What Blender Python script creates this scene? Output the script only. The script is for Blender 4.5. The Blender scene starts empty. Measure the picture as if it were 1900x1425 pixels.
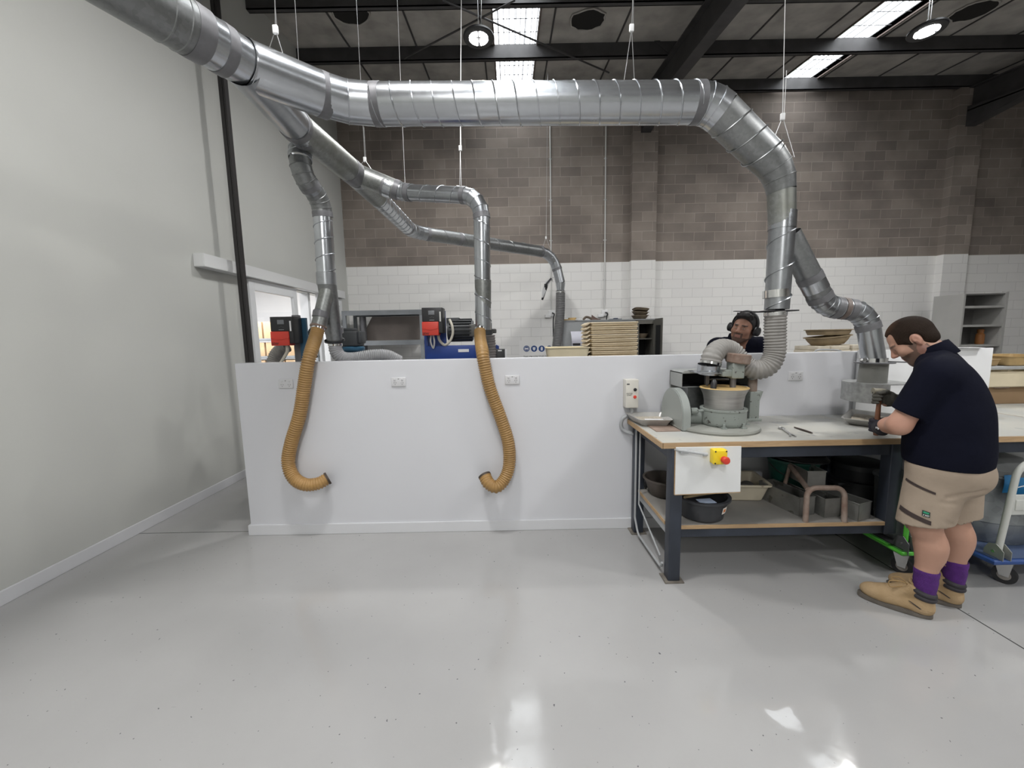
import bpy, bmesh, math, random
import numpy as np
from mathutils import Vector, Matrix
random.seed(7)
PI = math.pi
col = bpy.context.scene.collection
V = Vector
# ------------------------------------------------------------------ camera
F, EYE, PITCH, ROLL = 736.0, 1.6, math.radians(6.755), 0.0192
fwd = V((0, math.cos(PITCH), -math.sin(PITCH)))
_r, _u = V((1, 0, 0)), V((0, math.sin(PITCH), math.cos(PITCH)))
cR = _r * math.cos(ROLL) - _u * math.sin(ROLL)
cU = _u * math.cos(ROLL) + _r * math.sin(ROLL)
cam_d = bpy.data.cameras.new('camera'); cam = bpy.data.objects.new('camera', cam_d); col.objects.link(cam)
cam_d.sensor_width = 36; cam_d.lens = 36 * F / 1900; cam_d.clip_start = 0.05; cam_d.clip_end = 100
M = Matrix((cR, cU, -fwd)).transposed().to_4x4(); M.translation = (0, 0, EYE)
cam.matrix_world = M
bpy.context.scene.camera = cam
def _ray(px, py): return cR * ((px - 950) / F) - cU * ((py - 712.5) / F) + fwd
def at(px, py, Y): d = _ray(px, py); return d * (Y / d.y) + V((0, 0, EYE))       # photo point -> place at depth Y
def az(px, py, Z): d = _ray(px, py); return d * ((Z - EYE) / d.z) + V((0, 0, EYE))  # ... at height Z
def ax(px, py, X): d = _ray(px, py); return d * (X / d.x) + V((0, 0, EYE))       # ... at X
# ------------------------------------------------------------------ tags
def tag(o, label=None, cat=None, group=None, kind=None):
    for k, v in (('label', label), ('category', cat), ('group', group), ('kind', kind)):
        if v: o[k] = v
    return o
def thing(name, label, cat, loc=(0, 0, 0), group=None, rz=0):
    o = bpy.data.objects.new(name, None); col.objects.link(o); o.location = loc; o.rotation_euler = (0, 0, rz)
    o.empty_display_size = .1
    return tag(o, label, cat, group)
def wmat(o):
    m = Matrix.Translation(o.location) @ o.rotation_euler.to_matrix().to_4x4()
    return wmat(o.parent) @ m if o.parent else m
def copy_tree(o, parent=None):
    c = o.copy(); col.objects.link(c); c.parent = parent
    for ch in list(o.children):
        if ch.name in col.objects: copy_tree(ch, c)
    return c
# ------------------------------------------------------------------ mesh building (world coordinates unless a thing is turned)
class MB:
    def __init__(s): s.v = []; s.f = []; s.mi = []; s.cur = 0
    def add(s, vs, fs):
        b = len(s.v); s.v += [tuple(v) for v in vs]
        for f in fs: s.f.append([b + i for i in f]); s.mi.append(s.cur)
        return s
    def box(s, a, b, R=None, c=None):
        x0, y0, z0 = a; x1, y1, z1 = b
        vs = [V(p) for p in ((x0,y0,z0),(x1,y0,z0),(x1,y1,z0),(x0,y1,z0),(x0,y0,z1),(x1,y0,z1),(x1,y1,z1),(x0,y1,z1))]
        if R is not None:
            c = V(c) if c is not None else (V(a) + V(b)) / 2
            vs = [R @ (p - c) + c for p in vs]
        return s.add(vs, [(0,3,2,1),(4,5,6,7),(0,1,5,4),(1,2,6,5),(2,3,7,6),(3,0,4,7)])
    def rbox(s, a, b, r=.01, R=None, c=None, n=3):
        """box with rounded edges"""
        bm = bmesh.new(); bmesh.ops.create_cube(bm, size=1)
        A, B = V(a), V(b); d = B - A; m = (A + B) / 2
        for v in bm.verts: v.co = V((v.co.x * d.x, v.co.y * d.y, v.co.z * d.z))
        r = min(r, min(d) * .49)
        bmesh.ops.bevel(bm, geom=bm.edges[:], offset=r, segments=n, affect='EDGES', profile=.5)
        c = V(c) if c is not None else m
        vs = [(v.co + m) for v in bm.verts]
        if R is not None: vs = [R @ (p - c) + c for p in vs]
        bm.verts.index_update()
        fs = [[v.index for v in f.verts] for f in bm.faces]; bm.free()
        return s.add(vs, fs)
    def prism(s, poly, d):
        """polygon (3D points, in order) pushed along vector d"""
        n = len(poly); p = [V(q) for q in poly]; d = V(d)
        return s.add(p + [q + d for q in p], [list(range(n))[::-1], list(range(n, 2 * n))] + [(i, (i+1) % n, n + (i+1) % n, n + i) for i in range(n)])
    def tube(s, path, rad, seg=16, caps=True, closed=False, squash=None, up=None):
        P = [V(p) for p in path]; n = len(P)
        rad = rad if isinstance(rad, (list, tuple, np.ndarray)) else [rad] * n
        T = []
        for i in range(n):
            if closed: t = P[(i+1) % n] - P[i-1]
            else: t = P[min(i+1, n-1)] - P[max(i-1, 0)]
            T.append(t.normalized())
        ref = V(up) if up is not None else (V((0,0,1)) if abs(T[0].z) < .9 else V((1,0,0)))
        u = (ref - T[0] * ref.dot(T[0])).normalized(); vs = []
        for i in range(n):
            u = (u - T[i] * u.dot(T[i])).normalized(); w = T[i].cross(u)
            a2 = 1.0 if squash is None else squash
            for k in range(seg):
                a = 2 * PI * k / seg
                vs.append(P[i] + (u * math.cos(a) * a2 + w * math.sin(a)) * rad[i])
        fs = []
        m = n if closed else n - 1
        for i in range(m):
            for k in range(seg):
                j = (i + 1) % n
                fs.append((i*seg + k, i*seg + (k+1) % seg, j*seg + (k+1) % seg, j*seg + k))
        if caps and not closed: fs += [list(range(seg))[::-1], list(range((n-1)*seg, n*seg))]
        return s.add(vs, fs)
    def cyl(s, a, b, r, r2=None, seg=20, caps=True):
        return s.tube([a, b], [r, r if r2 is None else r2], seg, caps)
    def pipe(s, a, b, r, ri, seg=24):
        """hollow cylinder"""
        a, b = V(a), V(b); d = (b - a)
        return s.lathe([(ri, 0), (r, 0), (r, d.length), (ri, d.length), (ri, 0)], a, d, seg, capped=False)
    def lathe(s, prof, c=(0,0,0), axis=(0,0,1), seg=32, capped=True, a0=0, a1=2*PI, sx=1, sy=1):
        """profile [(radius, height)...] spun about axis through c"""
        ax_ = V(axis).normalized(); ref = V((1,0,0)) if abs(ax_.x) < .9 else V((0,1,0))
        u = (ref - ax_ * ref.dot(ax_)).normalized(); w = ax_.cross(u); c = V(c); vs = []; fs = []
        full = abs(a1 - a0 - 2*PI) < 1e-6; ns = seg if full else seg + 1
        for r, h in prof:
            for k in range(ns):
                a = a0 + (a1 - a0) * k / seg
                vs.append(c + ax_ * h + (u * math.cos(a) * sx + w * math.sin(a) * sy) * r)
        for i in range(len(prof) - 1):
            for k in range(seg):
                k2 = (k + 1) % ns
                fs.append((i*ns + k, i*ns + k2, (i+1)*ns + k2, (i+1)*ns + k))
        if capped and full:
            if prof[0][0] > 1e-5: fs.append(list(range(ns))[::-1])
            if prof[-1][0] > 1e-5: fs.append(list(range((len(prof)-1)*ns, len(prof)*ns)))
        return s.add(vs, fs)
    def ball(s, c, r, seg=16, rings=10, R=None):
        r = V((r, r, r)) if not hasattr(r, '__len__') else V(r); c = V(c); vs = []; fs = []
        for i in range(rings + 1):
            t = PI * i / rings
            for k in range(seg):
                a = 2 * PI * k / seg
                p = V((math.sin(t) * math.cos(a) * r.x, math.sin(t) * math.sin(a) * r.y, math.cos(t) * r.z))
                if R is not None: p = R @ p
                vs.append(c + p)
        for i in range(rings):
            for k in range(seg):
                fs.append((i*seg + k, (i+1)*seg + k, (i+1)*seg + (k+1) % seg, i*seg + (k+1) % seg))
        return s.add(vs, fs)
    def build(s, name, mats, parent=None, smooth=35, local=False, bevel=0, merge=True):
        me = bpy.data.meshes.new(name)
        vs = s.v
        if parent is not None and not local:
            inv = wmat(parent).inverted(); vs = [tuple(inv @ V(v)) for v in vs]
        me.from_pydata(vs, [], s.f)
        mats = mats if isinstance(mats, (list, tuple)) else [mats]
        for m in mats: me.materials.append(m)
        if len(mats) > 1: me.polygons.foreach_set('material_index', s.mi)
        bm = bmesh.new(); bm.from_mesh(me)
        if merge: bmesh.ops.remove_doubles(bm, verts=bm.verts[:], dist=1e-6)
        bmesh.ops.dissolve_degenerate(bm, edges=bm.edges[:], dist=1e-7)
        bmesh.ops.recalc_face_normals(bm, faces=bm.faces[:])
        if bevel:
            es = [e for e in bm.edges if len(e.link_faces) == 2 and e.calc_face_angle(0) > math.radians(40)]
            bmesh.ops.bevel(bm, geom=es, offset=bevel, segments=2, affect='EDGES', clamp_overlap=True)
        bm.to_mesh(me); bm.free()
        if smooth:
            me.polygons.foreach_set('use_smooth', [True] * len(me.polygons))
            me.set_sharp_from_angle(angle=math.radians(smooth))
        me.update()
        o = bpy.data.objects.new(name, me); col.objects.link(o); o.parent = parent
        return o
def struct(name, mb, m, parent=None, **k):
    o = mb.build(name, m, parent, **k)
    if parent is None: o['kind'] = 'structure'
    return o
def box(name, a, b, m, parent=None, bevel=0, R=None, c=None): return MB().box(a, b, R, c).build(name, m, parent, bevel=bevel)
def rot(ax_, deg): return Matrix.Rotation(math.radians(deg), 3, ax_)
def text(name, s, size, loc, R, m, parent=None, align='CENTER', depth=.0006, sx=1):
    """writing as flat mesh letters; R turns the letters' x (reading direction), y (up), z (towards the reader)"""
    cu = bpy.data.curves.new('t', 'FONT'); cu.body = s; cu.size = size; cu.align_x = align; cu.align_y = 'CENTER'; cu.extrude = depth; cu.resolution_u = 2
    t = bpy.data.objects.new('t', cu); col.objects.link(t)
    dg = bpy.context.evaluated_depsgraph_get(); me = bpy.data.meshes.new_from_object(t.evaluated_get(dg))
    bpy.data.objects.remove(t)
    me.materials.clear(); me.materials.append(m)
    Mx = Matrix.Translation(V(loc)) @ R.to_4x4() @ Matrix.Diagonal((sx, 1, 1, 1))
    if parent is not None: Mx = wmat(parent).inverted() @ Mx
    me.transform(Mx); me.name = name
    o = bpy.data.objects.new(name, me); col.objects.link(o); o.parent = parent
    return o
FACE = Matrix(((1,0,0),(0,0,-1),(0,1,0)))      # letters on a wall that faces the camera (-Y): x right, y up, normal -Y
# ------------------------------------------------------------------ path helpers
def bez(pts, n=12):
    """smooth curve through points (Catmull-Rom)"""
    P = [V(p) for p in pts]; P = [P[0] * 2 - P[1]] + P + [P[-1] * 2 - P[-2]]; out = []
    for i in range(1, len(P) - 2):
        for k in range(n):
            t = k / n
            out.append(.5 * ((2*P[i]) + (P[i+1]-P[i-1])*t + (2*P[i-1]-5*P[i]+4*P[i+1]-P[i+2])*t*t + (3*P[i]-P[i-1]-3*P[i+1]+P[i+2])*t**3))
    out.append(P[-2]); return out
def resample(P, step):
    L = [0]
    for a, b in zip(P, P[1:]): L.append(L[-1] + (b - a).length)
    n = max(2, int(L[-1] / step)); out = []; j = 0
    for i in range(n + 1):
        d = L[-1] * i / n
        while j < len(L) - 2 and L[j+1] < d: j += 1
        t = (d - L[j]) / max(1e-9, L[j+1] - L[j]); out.append(P[j].lerp(P[j+1], min(1, t)))
    return out
def fillet(pts, r, n=6):
    """polyline with its corners rounded: list of (is_bend, [points])"""
    P = [V(p) for p in pts]; r = r if isinstance(r, (list, tuple)) else [r] * (len(P) - 2); segs = []; start = P[0]
    for i in range(1, len(P) - 1):
        a = (P[i-1] - P[i]).normalized(); b = (P[i+1] - P[i]).normalized(); ang = a.angle(b)
        d = r[i-1] / math.tan(ang / 2); p0, p1 = P[i] + a * d, P[i] + b * d
        segs.append((False, [start, p0]))
        arc = []
        bis = (a + b).normalized(); c = P[i] + bis * (r[i-1] / math.sin(ang / 2))
        v0, v1 = p0 - c, p1 - c; w = v0.angle(v1)
        for k in range(n + 1):
            t = k / n; arc.append(c + (v0 * math.sin((1-t)*w) + v1 * math.sin(t*w)) / math.sin(w))
        segs.append((True, arc)); start = p1
    segs.append((False, [start, P[-1]]))
    return segs
# ------------------------------------------------------------------ materials
def mat(name, c, rough=.5, metal=0, var=.0, scale=8, bump=0, bscale=60, c2=None, spots=None, spec=.5, coat=0, emit=None, trans=0, detail=6, rvar=0, stretch=(1,1,1)):
    m = bpy.data.materials.new(name); m.use_nodes = True; nt = m.node_tree; N, L = nt.nodes, nt.links
    b = N['Principled BSDF']; c = tuple(c) + (1,)
    b.inputs['Base Color'].default_value = c; b.inputs['Roughness'].default_value = rough; b.inputs['Metallic'].default_value = metal
    b.inputs['Specular IOR Level'].default_value = spec; b.inputs['Coat Weight'].default_value = coat
    if trans: b.inputs['Transmission Weight'].default_value = trans
    if emit: b.inputs['Emission Color'].default_value = tuple(emit[0]) + (1,); b.inputs['Emission Strength'].default_value = emit[1]
    if var or bump or c2 or spots or rvar:
        tc = N.new('ShaderNodeTexCoord'); mp = N.new('ShaderNodeMapping'); mp.inputs['Scale'].default_value = stretch
        L.new(tc.outputs['Object'], mp.inputs[0]); co = mp.outputs[0]
    last = None
    if var or c2:
        n = N.new('ShaderNodeTexNoise'); n.inputs['Scale'].default_value = scale; n.inputs['Detail'].default_value = detail; L.new(co, n.inputs['Vector'])
        mr = N.new('ShaderNodeMapRange'); mr.inputs[1].default_value = .3; mr.inputs[2].default_value = .7; L.new(n.outputs[0], mr.inputs[0])
        mx = N.new('ShaderNodeMix'); mx.data_type = 'RGBA'; L.new(mr.outputs[0], mx.inputs[0])
        if c2: A, B = c, tuple(c2) + (1,)
        else: A, B = tuple(x * (1 - var) for x in c[:3]) + (1,), tuple(min(1, x * (1 + var)) for x in c[:3]) + (1,)
        mx.inputs[6].default_value = A; mx.inputs[7].default_value = B; last = mx.outputs[2]
        if rvar:
            r = N.new('ShaderNodeMapRange'); r.inputs[3].default_value = rough - rvar; r.inputs[4].default_value = rough + rvar; L.new(mr.outputs[0], r.inputs[0]); L.new(r.outputs[0], b.inputs['Roughness'])
    if spots:   # (colour, scale, threshold)
        n = N.new('ShaderNodeTexNoise'); n.inputs['Scale'].default_value = spots[1]; n.inputs['Detail'].default_value = 3; L.new(co, n.inputs['Vector'])
        mr = N.new('ShaderNodeMapRange'); mr.inputs[1].default_value = spots[2]; mr.inputs[2].default_value = spots[2] + .04; L.new(n.outputs[0], mr.inputs[0])
        mx = N.new('ShaderNodeMix'); mx.data_type = 'RGBA'; L.new(mr.outputs[0], mx.inputs[0]); mx.inputs[6].default_value = c; mx.inputs[7].default_value = tuple(spots[0]) + (1,)
        if last: L.new(last, mx.inputs[6])
        last = mx.outputs[2]
    if last: L.new(last, b.inputs['Base Color'])
    if bump:
        n = N.new('ShaderNodeTexNoise'); n.inputs['Scale'].default_value = bscale; n.inputs['Detail'].default_value = 4; L.new(co, n.inputs['Vector'])
        bp = N.new('ShaderNodeBump'); bp.inputs['Strength'].default_value = bump; bp.inputs['Distance'].default_value = .01; L.new(n.outputs[0], bp.inputs['Height']); L.new(bp.outputs[0], b.inputs['Normal'])
    return m
def galv(name, c, rough, sp=55, k=.25, stain=None):
    """galvanised sheet with zinc spangle"""
    m = bpy.data.materials.new(name); m.use_nodes = True; N, L = m.node_tree.nodes, m.node_tree.links; b = N['Principled BSDF']
    b.inputs['Metallic'].default_value = .93
    tc = N.new('ShaderNodeTexCoord'); vo = N.new('ShaderNodeTexVoronoi'); vo.inputs['Scale'].default_value = sp; L.new(tc.outputs['Object'], vo.inputs['Vector'])
    n = N.new('ShaderNodeTexNoise'); n.inputs['Scale'].default_value = 3; n.inputs['Detail'].default_value = 3; L.new(tc.outputs['Object'], n.inputs['Vector'])
    sx = N.new('ShaderNodeSeparateColor'); L.new(vo.outputs['Color'], sx.inputs[0])
    ad = N.new('ShaderNodeMath'); ad.operation = 'MULTIPLY_ADD'; L.new(sx.outputs[0], ad.inputs[0]); ad.inputs[1].default_value = .3; L.new(n.outputs[0], ad.inputs[2])
    mr = N.new('ShaderNodeMapRange'); mr.inputs[1].default_value = .35; mr.inputs[2].default_value = 1.05; L.new(ad.outputs[0], mr.inputs[0])
    mx = N.new('ShaderNodeMix'); mx.data_type = 'RGBA'; L.new(mr.outputs[0], mx.inputs[0])
    mx.inputs[6].default_value = tuple(x * (1 - k) for x in c) + (1,); mx.inputs[7].default_value = tuple(min(1, x * (1 + k)) for x in c) + (1,)
    out = mx.outputs[2]
    if stain:
        n2 = N.new('ShaderNodeTexNoise'); n2.inputs['Scale'].default_value = 3.2; n2.inputs['Detail'].default_value = 8; L.new(tc.outputs['Object'], n2.inputs['Vector'])
        r2 = N.new('ShaderNodeMapRange'); r2.inputs[1].default_value = .45; r2.inputs[2].default_value = .62; L.new(n2.outputs[0], r2.inputs[0])
        m2 = N.new('ShaderNodeMix'); m2.data_type = 'RGBA'; L.new(r2.outputs[0], m2.inputs[0]); L.new(out, m2.inputs[6]); m2.inputs[7].default_value = tuple(stain) + (1,); out = m2.outputs[2]
    L.new(out, b.inputs['Base Color'])
    rr = N.new('ShaderNodeMapRange'); rr.inputs[3].default_value = rough - .02; rr.inputs[4].default_value = rough + .03; L.new(mr.outputs[0], rr.inputs[0]); L.new(rr.outputs[0], b.inputs['Roughness'])
    return m
G_BRIGHT = galv('galvanised_bright', (.50, .52, .545), .25, 30, .05)
G_MID = galv('galvanised', (.40, .415, .435), .3, 40, .10)
G_DULL = galv('galvanised_dull', (.27, .278, .28), .42, 60, .2)
G_OLD = galv('galvanised_weathered', (.31, .32, .31), .45, 60, .25, (.22, .225, .2))
TAPE = mat('duct_tape', (.175, .175, .185), .45, .25, .12, 20)
STEEL = mat('steel', (.62, .62, .62), .3, 1)
STEEL_D = mat('dark_steel', (.16, .16, .17), .45, .6, .2)
CHROME = mat('polished_steel', (.8, .8, .8), .15, 1)
BLACK = mat('black_plastic', (.018, .018, .02), .4)
BLACK_M = mat('matt_black', (.012, .012, .013), .7)
WHITE = mat('white_plastic', (.78, .78, .78), .35)
WHITE_P = mat('white_paint', (.76, .765, .775), .5, 0, .02, 2)
PAPER = mat('white_paper', (.82, .82, .83), .7)
GREY_P = mat('grey_paint', (.36, .37, .38), .5, 0, .08, 6)
WIRE = mat('wire', (.62, .62, .62), .35, .9)
RUST = mat('rusted_steel', (.20, .13, .10), .75, .35, .3, 14, .3, 60, (.33, .27, .23))
NAVY_STEEL = mat('bench_steel', (.035, .042, .058), .45, .2, .25, 5)
RUBBER = mat('rubber', (.02, .02, .022), .65)
RED = mat('red_plastic', (.62, .05, .03), .4)
YELLOW = mat('yellow_plastic', (.85, .62, .02), .4)
BLUE = mat('blue_paint', (.012, .05, .26), .4)
TEXT_BLACK = mat('black_ink', (.02, .02, .02), .6)
TEXT_WHITE = mat('white_ink', (.85, .85, .85), .6)
HOSE_Y = mat('tan_hose', (.34, .20, .07), .45, 0, .12, 9)
HOSE_G = mat('grey_hose', (.25, .24, .225), .5, 0, .1, 8)
HOSE_D = mat('dark_grey_hose', (.13, .13, .13), .5, 0, .1, 8)
# ------------------------------------------------------------------ the setting
XL, YB, YP = -3.21, 8.0, 3.15           # inner face of the side wall, back wall, front of the low dividing wall
XR, YF = 13.0, -6.0
def roofz(y): return 6.22 - .125 * (8 - y)
def floor_mat():
    m = bpy.data.materials.new('epoxy_floor'); m.use_nodes = True; N, L = m.node_tree.nodes, m.node_tree.links; b = N['Principled BSDF']
    tc = N.new('ShaderNodeTexCoord'); co = tc.outputs['Object']
    def noise(s, d=5, st=(1,1,1)):
        mp = N.new('ShaderNodeMapping'); mp.inputs['Scale'].default_value = st; L.new(co, mp.inputs[0])
        n = N.new('ShaderNodeTexNoise'); n.inputs['Scale'].default_value = s; n.inputs['Detail'].default_value = d; L.new(mp.outputs[0], n.inputs['Vector']); return n.outputs[0]
    def rng(x, a, b_, c=0, d=1):
        r = N.new('ShaderNodeMapRange'); L.new(x, r.inputs[0])
        for i, q in enumerate((a, b_, c, d)): r.inputs[i+1].default_value = q
        return r.outputs[0]
    def mix(f, a, c):
        x = N.new('ShaderNodeMix'); x.data_type = 'RGBA'; L.new(f, x.inputs[0])
        for i, q in ((6, a), (7, c)):
            if isinstance(q, tuple): x.inputs[i].default_value = q + (1,)
            else: L.new(q, x.inputs[i])
        return x.outputs[2]
    c = mix(rng(noise(.8, 8), .35, .65), (.33, .327, .325), (.375, .372, .369))
    c = mix(rng(noise(55, 1), .76, .78), c, (.11, .11, .12))            # grit
    c = mix(rng(noise(7, 2, (1, 9, 1)), .80, .83), c, (.20, .20, .20))  # scuffs
    sp = N.new('ShaderNodeSeparateXYZ'); L.new(co, sp.inputs[0])
    def line(axis, at_, w):
        a = N.new('ShaderNodeMath'); a.operation = 'SUBTRACT'; L.new(sp.outputs[axis], a.inputs[0]); a.inputs[1].default_value = at_
        q = N.new('ShaderNodeMath'); q.operation = 'ABSOLUTE'; L.new(a.outputs[0], q.inputs[0]); return rng(q.outputs[0], w, w * 1.6, 1, 0)
    JX = az(1800, 1143, 0).x; JY = az(300, 989, 0).y
    for a, p in ((0, JX), (1, JY)): c = mix(line(a, p, .0035), c, (.06, .06, .06))
    L.new(c, b.inputs['Base Color'])
    L.new(rng(noise(2.2, 6), .35, .7, .05, .16), b.inputs['Roughness']); b.inputs['Specular IOR Level'].default_value = .5
    bp = N.new('ShaderNodeBump'); bp.inputs['Strength'].default_value = .07; bp.inputs['Distance'].default_value = .02; L.new(noise(5, 3), bp.inputs['Height']); L.new(bp.outputs[0], b.inputs['Normal'])
    return m
def brick_mat():
    """concrete blocks: raw brown above, painted white below 3.02 m"""
    m = bpy.data.materials.new('blockwork'); m.use_nodes = True; N, L = m.node_tree.nodes, m.node_tree.links; b = N['Principled BSDF']
    tc = N.new('ShaderNodeTexCoord'); sp = N.new('ShaderNodeSeparateXYZ'); L.new(tc.outputs['Object'], sp.inputs[0])
    ad = N.new('ShaderNodeMath'); ad.operation = 'ADD'; L.new(sp.outputs[0], ad.inputs[0]); L.new(sp.outputs[1], ad.inputs[1])
    cb = N.new('ShaderNodeCombineXYZ'); L.new(ad.outputs[0], cb.inputs[0]); L.new(sp.outputs[2], cb.inputs[1])
    def brick(c1, c2, mo, ms):
        t = N.new('ShaderNodeTexBrick'); L.new(cb.outputs[0], t.inputs['Vector']); t.offset = .5
        for k, v in (('Color1', c1), ('Color2', c2), ('Mortar', mo)): t.inputs[k].default_value = v + (1,)
        t.inputs['Scale'].default_value = 1; t.inputs['Mortar Size'].default_value = ms; t.inputs['Mortar Smooth'].default_value = .2; t.inputs['Bias'].default_value = -.1
        t.inputs['Brick Width'].default_value = .40; t.inputs['Row Height'].default_value = .178; return t
    up = brick((.27, .232, .204), (.195, .167, .149), (.35, .305, .265), .005)
    lo = brick((.80, .79, .77), (.77, .76, .745), (.60, .59, .575), .0035)
    n = N.new('ShaderNodeTexNoise'); n.inputs['Scale'].default_value = 1.3; n.inputs['Detail'].default_value = 8; L.new(tc.outputs['Object'], n.inputs['Vector'])
    mr = N.new('ShaderNodeMapRange'); mr.inputs[1].default_value = .3; mr.inputs[2].default_value = .7; mr.inputs[3].default_value = .75; mr.inputs[4].default_value = 1.25; L.new(n.outputs[0], mr.inputs[0])
    mu = N.new('ShaderNodeMix'); mu.data_type = 'RGBA'; mu.blend_type = 'MULTIPLY'; mu.inputs[0].default_value = 1; L.new(up.outputs[0], mu.inputs[6]); L.new(mr.outputs[0], mu.inputs[7])
    gt = N.new('ShaderNodeMath'); gt.operation = 'GREATER_THAN'; L.new(sp.outputs[2], gt.inputs[0]); gt.inputs[1].default_value = 3.02
    mx = N.new('ShaderNodeMix'); mx.data_type = 'RGBA'; L.new(gt.outputs[0], mx.inputs[0]); L.new(lo.outputs[0], mx.inputs[6]); L.new(mu.outputs[2], mx.inputs[7])
    L.new(mx.outputs[2], b.inputs['Base Color']); b.inputs['Roughness'].default_value = .8; b.inputs['Specular IOR Level'].default_value = .2
    bp = N.new('ShaderNodeBump'); bp.inputs['Strength'].default_value = .5; bp.inputs['Distance'].default_value = .006; bp.invert = True; L.new(lo.outputs['Fac'], bp.inputs['Height']); L.new(bp.outputs[0], b.inputs['Normal'])
    return m
FLOOR, BLOCK = floor_mat(), brick_mat()
PLASTER = mat('painted_plaster', (.49, .495, .47), .55, 0, .025, 1.2)
DIVIDER = mat('divider_paint', (.615, .62, .65), .45, 0, .015, 1.5)
SKIRT = mat('skirting_gloss', (.62, .625, .645), .3)
ROOF = mat('roof_lining', (.36, .342, .315), .75, 0, .25, 3, .3, 9)
BEAM = mat('roof_steel', (.055, .053, .054), .6, .2, .25, 4)
struct('floor', MB().box((-9, YF, -.2), (XR, 10, 0)), FLOOR)
# side wall with an opening for the sliding doors
D0, D1, DZ = 4.98, 7.05, 2.36
w = MB(); w.box((XL - .14, YF, 0), (XL, D0, 6.3)); w.box((XL - .14, D1, 0), (XL, YB, 6.3)); w.box((XL - .14, D0, DZ), (XL, D1, 6.3)); struct('wall_left', w, PLASTER)
struct('baseboard_left', MB().box((XL, YF, 0), (XL + .015, D0 - .05, .092)), SKIRT, bevel=.003)
w = MB(); w.box((XL - .2, YB, 0), (XR, YB + .2, 6.4)); struct('wall_back', w, BLOCK)
for x in (-3.46, 2.575, 8.60):
    struct('trim_pilaster', MB().box((x - .235, YB - .14, 0), (x + .235, YB, 6.0)), BLOCK)
struct('wall_right', MB().box((XR, YF, 0), (XR + .1, YB, 6.4)), BLOCK)
struct('wall_front', MB().box((XL - .14, YF - .1, 0), (XR, YF, 6.4)), PLASTER)
# low dividing wall
PX0, PX1, PZ = -2.2, 3.80, 1.432
d = MB(); d.box((PX0, YP, 0), (PX1, YP + .12, PZ)); struct('wall_divider', d, DIVIDER, bevel=.004)
struct('baseboard_divider', MB().box((PX0 - .015, YP - .015, 0), (PX1, YP, .088)).box((PX0 - .015, YP, 0), (PX0, YP + .12, .088)), SKIRT, bevel=.003)
# roof: lining panels between the translucent strips
STRIPS = [(-.165, .475), (5.05, 5.68)]
def roof_slab(mb, x0, x1, y0, y1, t=.12, dz=0):
    p = [(x0, y0, roofz(y0) + dz), (x1, y0, roofz(y0) + dz), (x1, y1, roofz(y1) + dz), (x0, y1, roofz(y1) + dz)]
    return mb.prism(p, (0, 0, t))
xs = [-9] + [q for s in STRIPS for q in s] + [XR]
for i in range(0, len(xs), 2):
    struct('ceiling', roof_slab(MB(), xs[i], xs[i+1], YF - .1, YB + .2), ROOF)
# seams of the lining sheets
sm = MB()
x = -8.5
while x < XR:
    if not any(a - .05 < x < b + .05 for a, b in STRIPS): roof_slab(sm, x - .012, x + .012, YF, YB, .02, -.012)
    x += 1.02
struct('trim_roof_seam', sm, BEAM)
SKY = mat('translucent_sheet', (.6, .6, .6), .6, emit=((.93, .97, 1.0), 8.0))
N_, L_ = SKY.node_tree.nodes, SKY.node_tree.links; t_ = N_.new('ShaderNodeTexCoord'); s_ = N_.new('ShaderNodeSeparateXYZ'); L_.new(t_.outputs['Object'], s_.inputs[0])
k_ = N_.new('ShaderNodeMath'); k_.operation = 'MULTIPLY'; L_.new(s_.outputs[0], k_.inputs[0]); k_.inputs[1].default_value = 2 * PI / .08
q_ = N_.new('ShaderNodeMath'); q_.operation = 'SINE'; L_.new(k_.outputs[0], q_.inputs[0])
r_ = N_.new('ShaderNodeMapRange'); L_.new(q_.outputs[0], r_.inputs[0])
for i_, v_ in ((1, -.75), (2, -.35), (3, .62), (4, 8.5)): r_.inputs[i_].default_value = v_
L_.new(r_.outputs[0], N_['Principled BSDF'].inputs['Emission Strength'])     # corrugations: shade in the valleys painted into the glow as dim stripes
for i, (a, b) in enumerate(STRIPS):
    s = MB(); n = 24; vs = []; fs = []
    for y in (YF, YB):
        for k in range(n * 4 + 1):
            t = k / (n * 4); vs.append((a + (b - a) * t, y, roofz(y) + .07 + .012 * math.sin(2 * PI * t * n / 3)))
    m_ = n * 4 + 1
    fs = [(k, k + 1, m_ + k + 1, m_ + k) for k in range(n * 4)]
    s.add(vs, fs); struct('window_%d' % (i + 1), s, SKY)
    g = MB()   # safety mesh wires under the sheet
    y = YF + .1
    while y < YB: g.cyl((a, y, roofz(y) + .03), (b, y, roofz(y) + .03), .006, seg=4); y += .3
    for k in range(5): xx = a + (b - a) * (k + .5) / 5; g.cyl((xx, YF, roofz(YF) + .035), (xx, YB, roofz(YB) + .035), .005, seg=4)
    struct('trim_skylight_mesh', g, STEEL_D)
    e = MB()
    for xx in (a - .02, b): roof_slab(e, xx, xx + .02, YF, YB, .1, -.02)
    struct('trim_skylight_edge', e, mat('skylight_edge', (.10, .075, .065), .8))
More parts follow.
